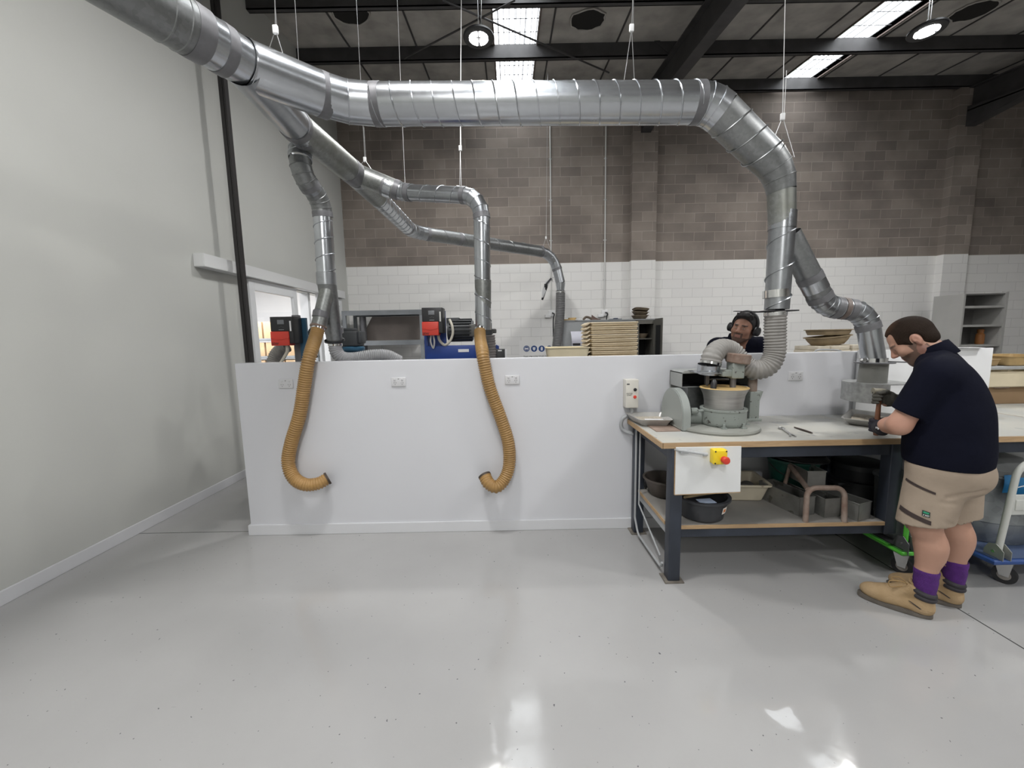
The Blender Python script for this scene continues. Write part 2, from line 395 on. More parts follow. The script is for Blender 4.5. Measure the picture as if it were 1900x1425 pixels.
# purlins (C sections across the bays) and rafters
y = 7.84
while y > YF:
    z = roofz(y); p = MB()
    p.box((-9, y, z - .2), (XR, y + .012, z)); p.box((-9, y, z - .2), (XR, y + .07, z - .188)); p.box((-9, y + .058, z - .2), (XR, y + .07, z - .17))
    struct('beam_purlin', p, BEAM); y -= 1.2
for x in (2.575, 8.60):
    p = MB()
    for (x0, x1, a, b) in ((x - .09, x + .09, -.62, -.6), (x - .008, x + .008, -.6, -.22), (x - .09, x + .09, -.22, -.2)):
        p.prism([(x0, YF, roofz(YF) + a), (x1, YF, roofz(YF) + a), (x1, YB, roofz(YB) + a), (x0, YB, roofz(YB) + a)], (0, 0, b - a))
    # haunch at the wall
    p.prism([(x - .09, YB - 1.5, roofz(YB - 1.5) - .6), (x - .09, YB - .14, roofz(YB) - .9), (x - .09, YB - .14, roofz(YB) - .55)], (.18, 0, 0))
    struct('beam_rafter', p, BEAM)
    # fly braces from purlins to rafter
    for yy in (6.64, 5.44):
        struct('beam_fly_brace', MB().box((x - .5, yy - .02, roofz(yy) - .2), (x - .05, yy - .012, roofz(yy) - .15), rot('Y', 38), (x - .05, yy, roofz(yy) - .2)), BEAM)
# crossed bracing rods beneath the roof
def rod(a, b, r=.012): struct('beam_brace_rod', MB().cyl(a, b, r, seg=8), BEAM)
def on_roof(px, py, dz=-.25):
    d = _ray(px, py); t = (6.22 - 1.0 + dz - EYE) / (d.z - .125 * d.y); return d * t + V((0, 0, EYE))
rod(on_roof(820, 0), on_roof(1130, 135)); rod(on_roof(956, 0), on_roof(750, 108))
# dark round vent openings in the roof
HOLE = mat('dark_opening', (.008, .007, .006), .9)
for (px, py), lab in (((1090, 38), 'dark ragged round vent opening in roof beside the narrow skylight'), ((650, 26), 'dark round roof vent opening nearest the tall white wall'), ((1806, 21), 'dark round roof vent opening beside the wide skylight and lamp')):
    c = on_roof(px, py, -.015); m_ = MB(); vs = []
    for k in range(22):
        a = 2 * PI * k / 22; r = .25 + random.uniform(-.02, .02); vs.append(V((c.x + r * math.cos(a), c.y + .9 * r * math.sin(a), c.z + .125 * .9 * r * math.sin(a))))
    m_.prism(vs, (0, 0, .018)); o = thing('roof_vent', lab, 'vent', c); m_.build('vent_opening', HOLE, o)
    fr = MB()
    fr.tube([v + V((0, 0, .002)) for v in vs], .012, 6, closed=True); fr.build('torn_rim', ROOF, o)
# black square post on the side wall, door pelmet, sliding doors
p = MB(); c = at(463, 668, 4.55)
p.box((c.x - .03, 4.52, 0), (c.x + .008, 4.58, 5.75)); p.box((c.x + .014, 4.52, 0), (c.x + .034, 4.58, 5.75)); p.box((c.x - .02, 4.54, 0), (c.x + .03, 4.585, 5.75))
struct('pillar_steel', p, mat('post_black', (.02, .018, .018), .5))
struct('trim_pelmet', MB().box((XL, 4.15, 2.372), (XL + .11, 7.6, 2.505)), mat('pelmet_paint', (.64, .645, .645), .5), bevel=.004)
DOORP = mat('door_paint', (.68, .69, .70), .4)
GLASS = bpy.data.materials.new('clear_glass'); GLASS.use_nodes = True
nt = GLASS.node_tree; nt.nodes.clear()
o_ = nt.nodes.new('ShaderNodeOutputMaterial'); mx = nt.nodes.new('ShaderNodeMixShader'); tr = nt.nodes.new('ShaderNodeBsdfTransparent'); gl = nt.nodes.new('ShaderNodeBsdfGlossy'); gl.inputs['Roughness'].default_value = .03
mx.inputs[0].default_value = .07; nt.links.new(tr.outputs[0], mx.inputs[1]); nt.links.new(gl.outputs[0], mx.inputs[2]); nt.links.new(mx.outputs[0], o_.inputs[0])
def slide_door(n, y0, y1, dx):
    f = MB(); x0, x1 = XL + dx, XL + dx + .04; s = .10
    f.box((x0, y0, .02), (x1, y0 + s, DZ)); f.box((x0, y1 - s, .02), (x1, y1, DZ)); f.box((x0, y0 + s, DZ - .13), (x1, y1 - s, DZ)); f.box((x0, y0 + s, .02), (x1, y1 - s, .2))
    o = struct('door_%d' % n, f, DOORP, bevel=.003)
    MB().box((x0 + .015, y0 + s, .2), (x0 + .025, y1 - s, DZ - .13)).build('glass_pane', GLASS, o)
slide_door(1, 4.90, 5.98, .02); slide_door(2, 6.62, 7.55, .02)
struct('trim_door_jamb', MB().box((XL - .15, D0 - .02, 0), (XL + .015, D0 + .03, DZ)).box((XL - .15, 6.45, 0), (XL - .02, 6.52, DZ)).box((XL - .15, D1 - .03, 0), (XL + .015, D1 + .02, DZ)), DOORP)
# bright store room beyond the doors
struct('wall_store_end', MB().box((-9, 8.9, 0), (XL - .14, 9.0, 3)), WHITE_P)
struct('wall_store_side', MB().box((-9, 3.5, 0), (-8.9, 9, 3)), WHITE_P)
struct('wall_store_front', MB().box((-9, 3.4, 0), (XL - .14, 3.5, 3)), WHITE_P)
struct('ceiling_store', MB().box((-9, 3.4, 3), (XL - .14, 9, 3.1)), WHITE_P)
# ------------------------------------------------------------------ ductwork
def seam_ring(mb, p, d, r, w=.006, h=.004):
    d = V(d).normalized(); mb.tube([V(p) - d * w, V(p) - d * w * .5, V(p) + d * w * .5, V(p) + d * w], [r, r + h, r + h, r], 32, caps=False)
def straight(a, b, r, r2=None, spiral=0, hand=1, phase=0):
    a, b = V(a), V(b); mb = MB(); r2 = r if r2 is None else r2; n = max(2, int((b - a).length / .1))
    mb.tube([a.lerp(b, i / n) for i in range(n + 1)], [r + (r2 - r) * i / n for i in range(n + 1)], 40, caps=False)
    if spiral:   # raised lock seam of spiral duct
        d = (b - a); L = d.length; d.normalize(); ref = V((0, 0, 1)) if abs(d.z) < .9 else V((1, 0, 0)); u = (ref - d * ref.dot(d)).normalized(); w = d.cross(u)
        k = int(L / spiral * 28); path = []
        for i in range(k + 1):
            t = i / 28; an = hand * 2 * PI * t + phase; path.append(a + d * (t * spiral) + (u * math.cos(an) + w * math.sin(an)) * (r + .0005))
        if len(path) > 2: mb.tube(path, .0048, 5)
    return mb
def elbow_mesh(arc, r, r2=None):
    r2 = r if r2 is None else r2; n = len(arc) - 1; mb = MB(); R = [r + (r2 - r) * i / n for i in range(n + 1)]
    mb.tube(arc, R, 40, caps=False)
    for i in range(1, n): seam_ring(mb, arc[i], arc[i+1] - arc[i-1], R[i], .004, .0035)
    return mb
def band(o, p, d, r, w=.05, m=None, name='tape_band'):
    d = V(d).normalized(); p = V(p); mb = MB()
    mb.tube([p - d * w/2, p - d * w/2, p - d * w * .1, p + d * w * .1, p + d * w/2, p + d * w/2], [r, r + .0025, r + .0035, r + .0025, r + .003, r], 40, caps=False)
    return mb.build(name, m or TAPE, o, smooth=25)
def run(o, segs, r, mats, spiral=(), hand=1, tape=True, tw=.045):
    """segs from fillet(); one duct_section or elbow mesh per piece, tape over the joints. r, mats: one per piece"""
    for i, (bend, P) in enumerate(segs):
        ri = r[i] if isinstance(r, list) else r; ra, rb = ri if isinstance(ri, tuple) else (ri, ri); m = mats[i % len(mats)]
        if bend: elbow_mesh(P, ra, rb).build('elbow', m, o, smooth=12)
        else:
            if (P[1] - P[0]).length < .004: continue
            straight(P[0], P[1], ra, rb, spiral[i] if i < len(spiral) else 0, hand, i).build('duct_section', m, o, smooth=50)
        if tape and i < len(segs) - 1:
            d = P[-1] - P[-2]; band(o, P[-1], d, rb + .0005, tw)
ZD = 3.10
# --- main run: from above the camera's shoulder, across the room and down to the grinder
RM, RD = .121, .079
YD = 2.78
A, B, C = az(265, 0, ZD), az(458, 121, ZD), az(646, 195, ZD); YM = C.y
A = B + (A - B) * 5
E1 = at(1318, 191, YM); E2 = at(1449, 318, YD); E3 = at(1451, 420, YD); E4 = at(1441, 574, YD)
main = thing('extraction_duct', 'large shiny spiral-seamed duct crossing the room and dropping to the grinder', 'duct', B)
dAB = (B - A).normalized(); dBC = (C - B).normalized()
bend = fillet([A, B + (B - A).normalized() * .02, C, C + V((1, 0, 0))], [.5, .30], 4)
a1 = az(300, 22, ZD); a1 = A + dAB * (a1 - A).dot(dAB); a2 = B - dAB * .26; a3 = B - dAB * .03
straight(A, a1, RM).build('duct_section', G_DULL, main)
mb = straight(a1, a2, RM); seam_ring(mb, a1, dAB, RM); seam_ring(mb, a1.lerp(a2, .5), dAB, RM); mb.build('duct_section', G_DULL, main)
straight(a2, a3, RM - .004).build('coupling', G_BRIGHT, main)
band(main, a2, dAB, RM, .075); band(main, a2.lerp(a3, .55), dAB, RM - .003, .05)
b2 = B + dBC * .40
mb = MB().tube([a3, B - dAB * .02, B, B + dBC * .02, b2], RM + .003, 40, caps=False); seam_ring(mb, B, dAB + dBC, RM + .003); mb.build('duct_collar', G_BRIGHT, main, smooth=50)
band(main, b2, dBC, RM + .002, .06)
el = fillet([b2, C, C + V((1, 0, 0))], [.42], 2)
straight(b2, el[0][1][1], RM).build('coupling', G_BRIGHT, main)
band(main, b2.lerp(el[0][1][1], .72), dBC, RM, .045)
elbow_mesh(el[1][1], RM).build('elbow', G_BRIGHT, main, smooth=12)
m0 = el[2][1][0]; band(main, m0 + V((.02, 0, 0)), (1, 0, 0), RM, .06)
el2 = fillet([m0, E1, E2, E3], [.26, .30], 3)
m1 = el2[0][1][1]
straight(m0, m1, RM, None, .128, 1, 1.2).build('duct_section', G_BRIGHT, main, smooth=50)
band(main, m1, (1, 0, 0), RM, .06)
mb = elbow_mesh(el2[1][1], RM); mb.build('elbow', G_BRIGHT, main, smooth=12)
p0, p1 = el2[2][1]
straight(p0, p1, RM - .003, RM - .012, .14, -1, .5).build('duct_section', G_DULL, main, smooth=50)
elbow_mesh(el2[3][1], RM - .012, RD + .006).build('elbow', G_DULL, main, smooth=12)
q0 = el2[3][1][-1]; q1 = E3
straight(q0, q1, RD + .004, RD + .002).build('duct_section', G_OLD, main)
band(main, q1 + V((0, 0, .10)), (0, 0, 1), RD + .004, .05); band(main, q1 - V((0, 0, .03)), (0, 0, 1), RD + .002, .05)
straight(q1, E4, RD, RD - .004, .22, 1).build('duct_section', G_MID, main)
straight(q1 + V((0, 0, .09)), q1 - V((0, 0, .02)), RD + .003).build('coupling', G_BRIGHT, main)
straight(at(1440, 552, YD), at(1440, 538, YD), RD + .002).build('coupling', CHROME, main)
band(main, at(1440, 560, YD), (0, 0, 1), RD, .035); band(main, at(1441, 530, YD), (0, 0, 1), RD, .03)
# blast gate: thin black blade through the duct above the grey hose
g = E4 + V((0, 0, -.012))
mb = MB(); mb.box((g.x - .10, g.y - .06, g.z - .004), (g.x + .115, g.y + .10, g.z + .004)); mb.box((g.x - .30, g.y - .03, g.z - .002), (g.x - .09, g.y + .0, g.z + .002), rot('Y', 2)); mb.build('blast_gate', BLACK, main)
# --- wye to the second drop by the worker
wye = thing('branch_duct', 'galvanised branch duct zigzagging down behind the worker to the bench hood', 'duct', at(1470, 450, YD + .02))
W = [at(1462, 436, YD + .06), at(1530, 568, YD + .10), at(1606, 578, YD + .08), at(1622, 672, YD + .05)]
sg = fillet(W, [.17, .155], 4); RW = .072
run(wye, sg, [RW + .006, RW + .002, RW, RW, RW - .003], [G_DULL, G_MID, G_MID, G_MID, G_BRIGHT])
d = (W[1] - W[0]).normalized(); pp = sg[0][1][1]
straight(pp - d * .14, pp - d * .06, RW + .009).build('coupling', G_BRIGHT, wye); band(wye, pp - d * .16, d, RW + .008, .05)
band(wye, (sg[2][1][0] + sg[2][1][1]) / 2, W[2] - W[1], RW + .002, .03, mat('brown_tape', (.16, .125, .11), .5))
wb = W[3]; MBc = MB(); MBc.tube([wb + V((0, 0, .0)), wb + V((0, 0, .03))], RW + .004, 32, caps=False); MBc.box((wb.x - RW - .05, wb.y - .02, wb.z + .002), (wb.x - RW + .02, wb.y + .005, wb.z + .03)); MBc.cyl((wb.x - RW - .025, wb.y - .03, wb.z + .016), (wb.x - RW - .025, wb.y, wb.z + .016), .014)
MBc.build('hose_clamp', CHROME, wye)
# --- rear branch from the main wye: straight back along the wall, then across to the far machine
RB = .106
back = thing('branch_duct', 'weathered galvanised duct running back from main wye then across to far hose', 'duct', B)
b0 = B + V((.0, -.05, -.02)); b1 = az(548, 232, ZD); b2_ = az(652, 318, ZD); b3 = az(700, 366, ZD); b4 = az(764, 430, ZD); b5 = az(1022, 470, ZD); b6 = at(1040, 525, 7.3)
b5 = at(1026, 470, 7.3)
straight(b0, b1, RM - .01, RB).build('duct_section', G_MID, back)
straight(b1 + V((0, -.03, 0)), b1 + V((0, .10, 0)), RB + .003).build('coupling', G_BRIGHT, back); band(back, b1, b1 - b0, RB + .004, .06); band(back, b1 + V((0, .11, 0)), (0, 1, 0), RB + .002, .04)
straight(b1, b2_, RB).build('duct_section', G_OLD, back)
band(back, b2_, b2_ - b1, RB, .14); band(back, b2_ + (b2_ - b1).normalized() * .12, b2_ - b1, RB, .05, G_MID, 'coupling')
straight(b2_, b3, RB, RB * .92).build('duct_section', G_OLD, back)
sg = fillet([b3, b4, b5, b6], [.45, .35], 4)
run(back, sg, [RB * .88, RB * .88, RB * .88, RB * .82, RB * .8], [G_BRIGHT, G_MID, G_DULL, G_MID, G_MID], [.12, 0, .3])
for t in (.25,): band(back, sg[2][1][0].lerp(sg[2][1][1], t), sg[2][1][1] - sg[2][1][0], RB * .88, .06)
mb = MB(); e = sg[4][1][1]; mb.tube([e, e + V((0, 0, -.13))], [RB * .82, RB * .66], 32, caps=False); mb.build('reducer', G_BRIGHT, back); band(back, e + V((0, 0, -.14)), (0, 0, 1), RB * .66, .03, BLACK, 'hose_clamp')
farend = e + V((0, 0, -.14))
# --- first drop (tan hose by the side wall)
drop1 = thing('branch_duct', 'galvanised duct dropping beside the white wall to the first tan hose', 'duct', at(600, 400, 3.35))
Y1 = 3.36
D = [az(557, 262, ZD), at(556, 322, 3.12), at(597, 372, Y1), at(606, 520, Y1), at(621, 632, Y1 + .12)]
D[0] = D[0] + V((0, 0, -.05))
sg = fillet(D[:4], [.13, .17], 4); R1 = .075
run(drop1, sg, [R1 + .004, R1, R1, R1, R1 - .003], [G_MID, G_DULL, G_MID, G_DULL, G_BRIGHT], [.05, 0, 0, 0, .13], tape=False)
for i in (1, 3): band(drop1, sg[i][1][-1], sg[i][1][-1] - sg[i][1][-2], R1, .04)
straight(D[3] + V((0, 0, .06)), D[3] - V((0, 0, .04)), R1 + .0015).build('coupling', G_MID, drop1); straight(D[3], D[4], R1, .064).build('duct_section', G_DULL, drop1)
y1e = at(591, 606, 3.26)
straight(D[3] + V((0, 0, -.08)), y1e, .058, .058).build('wye_branch', G_OLD, drop1); band(drop1, D[3] + V((0, 0, .0)), (0, 0, 1), R1, .06)
dd = (y1e - D[3]).normalized(); band(drop1, y1e - dd * .10, dd, .058, .05); band(drop1, y1e, dd, .062, .012, RUST, 'rim')
band(drop1, D[4] + V((0, 0, .09)), D[4] - D[3], .073, .05); band(drop1, D[4] + V((0, 0, .0)), D[4] - D[3], .08, .016, BLACK, 'flange')
# --- second drop (tan hose in the middle)
Y2 = 3.62
drop2 = thing('branch_duct', 'galvanised duct stepping sideways then dropping to the middle tan hose', 'duct', at(895, 450, Y2))
D = [az(668, 326, ZD), at(742, 357, 3.9), at(800, 364, 3.75), at(893, 364, Y2), at(897, 612, Y2)]
R2 = .071
sg = fillet([D[0], D[1] + V((.03, 0, 0)), D[3], D[4]], [.25, .20], 4)
run(drop2, sg, [(R2 + .022, R2 + .014), (R2 + .012, R2 + .004), R2, R2, R2], [G_OLD, G_MID, G_MID, G_MID, G_BRIGHT], [0, 0, .16, 0, .16], hand=-1)
band(drop2, D[0].lerp(D[1], .72), D[1] - D[0], R2 + .018, .07, G_BRIGHT, 'coupling'); band(drop2, D[0].lerp(D[1], .62), D[1] - D[0], R2 + .018, .04)
pz = at(896, 520, Y2); band(drop2, pz, (0, 0, 1), R2, .06); straight(pz, D[4], R2 + .003, R2 - .004).build('duct_section', G_OLD, drop2)
# ------------------------------------------------------------------ flexible hoses
def hose(name, label, pts, r, m, pitch=.018, depth=.007, seg=22, group=None, clamp=None, end=None, rads=None):
    P = resample(bez(pts, 14), pitch / 4)
    wave = (0, 1, .9, .1); n = len(P)
    rr = [r + depth * wave[i % 4] - depth * .5 for i in range(n)]
    if rads: rr = [x * (rads[0] + (rads[1] - rads[0]) * i / n) for i, x in enumerate(rr)]
    o = thing(name, label, 'hose', P[0], group)
    MB().tube(P, rr, seg, caps=False).build('hose_body', m, o, smooth=180)
    if clamp: band(o, P[3], P[6] - P[0], rr[0] + .004, .022, CHROME, 'hose_clamp')
    if end:
        d = (P[-1] - P[-4]).normalized(); e = P[-1]
        MB().pipe(e - d * .014, e + d * .003, r + .004, r - .008).build('end_cuff', end, o)
        MB().cyl(e - d * .03, e - d * .028, r - .003).build('hose_mouth', BLACK_M, o)
    return o
TIP = mat('dark_cuff', (.05, .035, .025), .6)
YH = YP - .068
hose('flexible_hose', 'tan ribbed hose hanging by the first outlet, its end curling towards room centre', [at(591, 607, 3.25), at(585, 628, 3.20), at(578, 650, 3.115), at(571, 676, YH - .005), at(564, 720, YH), at(556, 770, YH), at(541, 820, YH), at(535, 858, YH), at(545, 886, YH - .03), at(566, 899, YH - .055), at(590, 897, YH - .04), at(609, 887, YH - .0)], .048, HOSE_Y, clamp=True, end=TIP)
hose('flexible_hose', 'tan ribbed hose hanging below the middle duct, its end curling back under itself', [at(890, 611, 3.5), at(891, 628, 3.42), at(893, 641, 3.26), at(895, 652, 3.12), at(898, 672, YH), at(909, 720, YH), at(929, 775, YH), at(943, 820, YH), at(945, 860, YH), at(937, 887, YH - .03), at(922, 903, YH - .06), at(907, 897, YH - .045), at(899, 882, YH - .0)], .048, HOSE_Y, clamp=True, end=TIP)
hose('flexible_hose', 'thick grey ribbed hose looping down to the grinder hood', [at(1439, 578, YD), at(1438, 615, YD), at(1437, 655, YD), at(1425, 679, YD + .0), at(1402, 686, YD + .02), at(1378, 674, YD + .06), at(1358, 652, YD + .08), at(1338, 647, YD + .05), at(1323, 659, YD), at(1318, 676, YD - .01)], .067, HOSE_G, pitch=.021, depth=.007, clamp=True, end=CHROME)
hose('flexible_hose', 'dark grey ribbed hose dropping from the far end duct by back wall', [farend, farend + V((-.01, 0, -.4)), farend + V((-.06, 0, -.85)), farend + V((-.10, 0, -1.25)), farend + V((-.12, -.02, -1.75))], RB * .78, HOSE_D, pitch=.03, depth=.008, clamp=True)
# ------------------------------------------------------------------ hanging wires
def hanger(label, px0, grip, legs, Y, Ylegs=None):
    """wire from the roof (px, py 0) to a gripper, then a V of two legs round the duct"""
    g = at(*grip, Y); top = at(px0, 0, Y); d = (top - g); t = (roofz(Y) - .1 - g.z) / d.z; top = g + d * t
    o = thing('suspension_wire', label, 'wire', g, 'duct suspension wires')
    MB().cyl(g, top, .0025, seg=6).cyl(g + V((.009, 0, 0)), g + V((.009, 0, .28)), .002, seg=6).build('wire_strand', WIRE, o)
    MB().rbox(g - V((.014, .008, .022)), g + V((.014, .008, .022)), .004).build('gripper', WHITE, o)
    for (x, y) in legs: MB().cyl(g, at(x, y, Ylegs or Y), .0022, seg=6).build('wire_leg', WIRE, o)
hanger('thin hanging wire with white gripper over the short shiny duct section by the wall', 510, (511, 55), [(499, 92), (526, 104)], 2.42)
hanger('thin hanging wire holding the weathered rear duct, gripper below the main duct', 661, (677, 296), [(664, 312), (690, 316)], 3.9)
hanger('thin hanging wire holding the duct above the middle tan hose', 856, (854, 275), [(853, 346), (856, 346)], 3.66)
hanger('thin hanging wire with white gripper over the long main duct', 1174, (1172, 52), [(1158, 148), (1177, 150)], 2.78)
hanger('thin hanging wire with white gripper above the sloping duct elbow', 1457, (1452, 217), [(1438, 252), (1474, 292)], 2.78)
hanger('thin hanging wire holding the far end duct by back wall', 1018, (1013, 441), [(1008, 456), (1023, 466)], 7.25)
for px0, px1, y1, Y, lab in ((737, 752, 352, 3.87, 'plain thin wire hanging straight beside the narrow skylight end of main duct'), (547, 561, 222, 3.0, 'plain thin wire hanging down behind the tilted shiny duct section')):
    a = at(px1, y1, Y); b = at(px0, 0, Y); d = b - a; b = a + d * ((roofz(Y) - .1 - a.z) / d.z)
    o = tag(MB().cyl(a, b, .0023, seg=6).build('suspension_wire', WIRE), lab, 'wire', 'duct suspension wires')
# ------------------------------------------------------------------ work benches
BT = .93
TOP = mat('worn_grey_top', (.34, .345, .34), .6, 0, .10, 2.2, c2=(.44, .425, .37), spots=((.30, .30, .29), 9, .63))
EDGE = mat('timber_edge', (.36, .24, .13), .6, 0, .3, 12, c2=(.46, .31, .17), stretch=(1, 8, 8))
SHELF_M = mat('dusty_shelf', (.20, .195, .185), .7, 0, .15, 3, c2=(.28, .265, .245))
FOOT = mat('scuffed_steel', (.20, .18, .155), .6, .4, .3, 20)
def bench(label, x0, x1, y0, y1, legs, shelf=None, loc=None):
    o = thing('work_bench', label, 'workbench', ((x0 + x1) / 2, (y0 + y1) / 2, 0))
    MB().rbox((x0, y0 + .006, BT - .036), (x1, y1, BT), .003).build('bench_top', TOP, o)
    MB().box((x0 - .001, y0, BT - .038), (x1, y0 + .012, BT - .003)).box((x0 - .006, y0, BT - .038), (x0 + .002, y1, BT - .003)).build('edge_strip', EDGE, o)
    r = MB(); i = .05
    r.box((x0 + .06, y0 + .03, BT - .115), (x1 - .05, y0 + .08, BT - .038)); r.box((x0 + .06, y1 - .08, BT - .115), (x1 - .05, y1 - .03, BT - .038)); r.box((x0 + .06, y0 + .08, BT - .115), (x0 + .11, y1 - .08, BT - .038))
    r.build('top_rail', NAVY_STEEL, o, bevel=.003)
    for L_ in legs:
        lx, ly = L_[:2]; lz = L_[2] if len(L_) > 2 else .008
        lg = MB().rbox((lx - .038, ly - .038, lz), (lx + .038, ly + .038, BT - .038), .005).build('leg' if lz < .1 else 'hanger_post', NAVY_STEEL, o)
        if lz > .1: continue
        MB().box((lx - .062, ly - .055, 0), (lx + .062, ly + .055, .009)).build('foot_plate', FOOT, lg, bevel=.002)
    if shelf:
        z = shelf; a, b = legs[0][0], max(l[0] for l in legs)
        MB().box((a + .038, y0 + .03, z - .022), (b - .04, y1 - .05, z)).box((a - .03, y0 + .09, z - .022), (a + .038, y1 - .10, z)).build('lower_shelf', SHELF_M, o)
        MB().box((a + .038, y0 + .022, z - .024), (b - .04, y0 + .032, z - .001)).box((a - .036, y0 + .09, z - .024), (a - .028, y1 - .10, z - .001)).build('shelf_edge', EDGE, o)
        MB().box((a, y0 + .035, z - .085), (b, y0 + .085, z - .023)).box((a, y1 - .09, z - .085), (b, y1 - .04, z - .023)).build('shelf_rail', NAVY_STEEL, o, bevel=.002)
        MB().box((a - .026, y0 + .06, z - .085), (a - .02, y1 - .06, z - .023)).build('shelf_rail', GREY_P, o)
    return o
wb = bench('long steel work bench with timber edged grey top, carrying the grinder', .93, 2.47, 2.40, 3.14, [(1.025, 2.44), (1.0, 3.08), (2.42, 2.46, .29), (2.42, 3.08)], .375)
# flat loop of conduit down the near end of the bench
lp = MB(); P = [(.955, 3.00, .90), (.955, 3.00, .16), (.965, 2.95, .05), (.975, 2.50, .05), (.975, 2.48, .09)]
lp.tube([q for s in fillet(P, [.04, .05, .02], 4) for q in s[1]], .008, 6); lp.tube([(.962, 2.93, .86), (.962, 2.93, .30), (.97, 2.5, .13)], .006, 6); lp.build('end_frame', GREY_P, wb)
# white switch panel hung under the front edge
pa = MB(); q = [at(1254, 830, 2.395), at(1376, 828, 2.395), at(1374, 913, 2.395), at(1252, 918, 2.395)]
pn = MB().prism(q, (0, .016, 0)).build('switch_panel', mat('panel_white', (.72, .73, .73), .5, 0, .03, 4), wb, bevel=.002); pn['label'] = 'white painted switch panel'
MB().prism([q[0] - V((.004, 0, 0)), q[0], q[3], q[3] - V((.004, 0, 0))], (0, .018, 0)).prism([q[3] - V((0, 0, .004)), q[2] - V((0, 0, .004)), q[2], q[3]], (0, .018, 0)).build('chipped_edge', EDGE, pn)
# emergency stop
c = at(1329, 844, 2.395); es = thing('emergency_stop', 'yellow emergency stop box with red mushroom button under the bench edge', 'switch', c)
MB().rbox((c.x - .042, c.y - .055, c.z - .046), (c.x + .042, c.y, c.z + .046), .008).build('box_housing', YELLOW, es)
b = c + V((.018, -.055, -.012)); MB().lathe([(.020, 0), (.020, .006), (.015, .008), (.015, .016), (.022, .020), (.024, .028), (.019, .038), (0, .041)], b, (0, -1, 0), 24).build('stop_button', RED, es)
for sx in (-1, 1):
    for sz in (-1, 1): MB().cyl((c.x + sx * .033, c.y - .0562, c.z + sz * .037), (c.x + sx * .033, c.y - .05, c.z + sz * .037), .005, seg=8).build('screw', BLACK, es)
g1, g2 = at(1262, 838, 2.38), at(1311, 843, 2.375)
cd = tag(MB().tube([q for s in fillet([V((1.0, 2.42, .885)), g1 + V((0, -.01, .01)), g2], [.03], 5) for q in s[1]], .0085, 10).rbox(g1 + V((-.0, -.012, -.012)), g1 + V((.05, .01, .014)), .004).cyl(g2 - V((.02, 0, 0)), g2 + V((.004, 0, 0)), .012, seg=12).build('conduit', mat('grey_conduit', (.42, .43, .44), .45)), 'short grey conduit feeding the yellow emergency stop', 'conduit')
# second bench, past the worker
wb2 = bench('pale topped work bench standing past the worker, over the trolleys', 2.476, 3.83, 2.40, 3.14, [(3.78, 2.46), (3.78, 3.08), (2.53, 3.08)])
q = [at(1835, 830, 2.62), at(1897, 831, 2.62), at(1893, 871, 2.62), at(1835, 862, 2.62)]
bd = MB().prism(q, (0, .012, 0)); bd.box((3.1, 2.633, .68), (3.6, 2.66, .9)); bd.build('back_board', PAPER, wb2)
wb3 = bench('pale topped side bench carrying the brown carton beyond the dividing wall', 3.85, 5.2, 2.40, 4.3, [(3.95, 2.5), (5.1, 2.5), (3.95, 4.2), (5.1, 4.2)])
# ------------------------------------------------------------------ fixtures on the dividing wall
OUTLET = mat('outlet_white', (.60, .60, .615), .35)
SLOT = mat('dark_slot', (.05, .05, .05), .6)
def outlet(px, py, label):
    c = at(px, py, YP); o = thing('power_outlet', label, 'power outlet', c, 'double power outlets on the dividing wall')
    MB().rbox((c.x - .058, c.y - .009, c.z - .037), (c.x + .058, c.y, c.z + .037), .004).build('outlet_plate', OUTLET, o)
    for s in (-1, 1):
        MB().rbox((c.x + s * .03 - .008, c.y - .014, c.z + .013), (c.x + s * .03 + .008, c.y - .008, c.z + .027), .003).build('rocker_switch', OUTLET, o)
        k = MB(); X = c.x + s * .028
        for dx, dz, t in ((-.008, -.006, 25), (.008, -.006, -25), (0, -.019, 0)):
            k.box((X + dx - .0013, c.y - .0096, c.z + dz - .0045), (X + dx + .0013, c.y - .0085, c.z + dz + .0045), rot('Y', t))
        k.build('socket_slot', SLOT, o)
    MB().box((c.x - .006, c.y - .0096, c.z + .022), (c.x + .006, c.y - .0088, c.z + .026)).build('indicator', SLOT, o)
outlet(531, 712, 'white double power outlet beside the tan hose nearest the white side wall')
outlet(740, 708.5, 'white double power outlet midway between the two tan hoses')
outlet(950.5, 704.5, 'white double power outlet just past the middle tan hose')
outlet(1475.5, 697.5, 'white double power outlet between grinder hose and the worker')
outlet(1258, 701, 'white double power outlet half hidden behind the grinder hood')
a, b = at(1160, 704, 3.09), at(1183, 756, 3.09)
IV = mat('ivory_box', (.60, .58, .53), .45, 0, .05, 5)
o = thing('motor_starter', 'ivory motor starter box with black and red buttons above the powder tray', 'switch box', V((b.x, 3.12, b.z)))
MB().rbox((a.x - .0, 3.07, b.z), (b.x, YP, a.z), .006).build('starter_box', IV, o)
for px, py, m in ((1178.5, 723, BLACK), (1178, 736.5, RED)):
    c = at(px, py, 3.07); MB().lathe([(.013, 0), (.013, .004), (.010, .006), (.010, .009), (0, .01)], c, (0, -1, 0), 18).build('push_button', m, o)
c = at(1166, 713, 3.0695); MB().box(c - V((.012, 0, .005)), c + V((.010, .001, .005))).build('rating_plate', SLOT, o)
text('lettering', 'MOTOR\nSTART', .013, at(1168, 732, 3.0695), FACE, TEXT_BLACK, o)
tag(MB().tube(bez([V((a.x + .06, 3.11, b.z)), V((a.x + .058, 3.11, b.z - .05)), V((a.x - .01, 3.12, b.z - .10)), V((a.x + .0, 3.13, BT - .09)), V((a.x + .12, 3.10, BT - .13))], 8), .014, 10).build('conduit', GREY_P), 'grey cable looping from the ivory starter box behind bench end', 'cable')
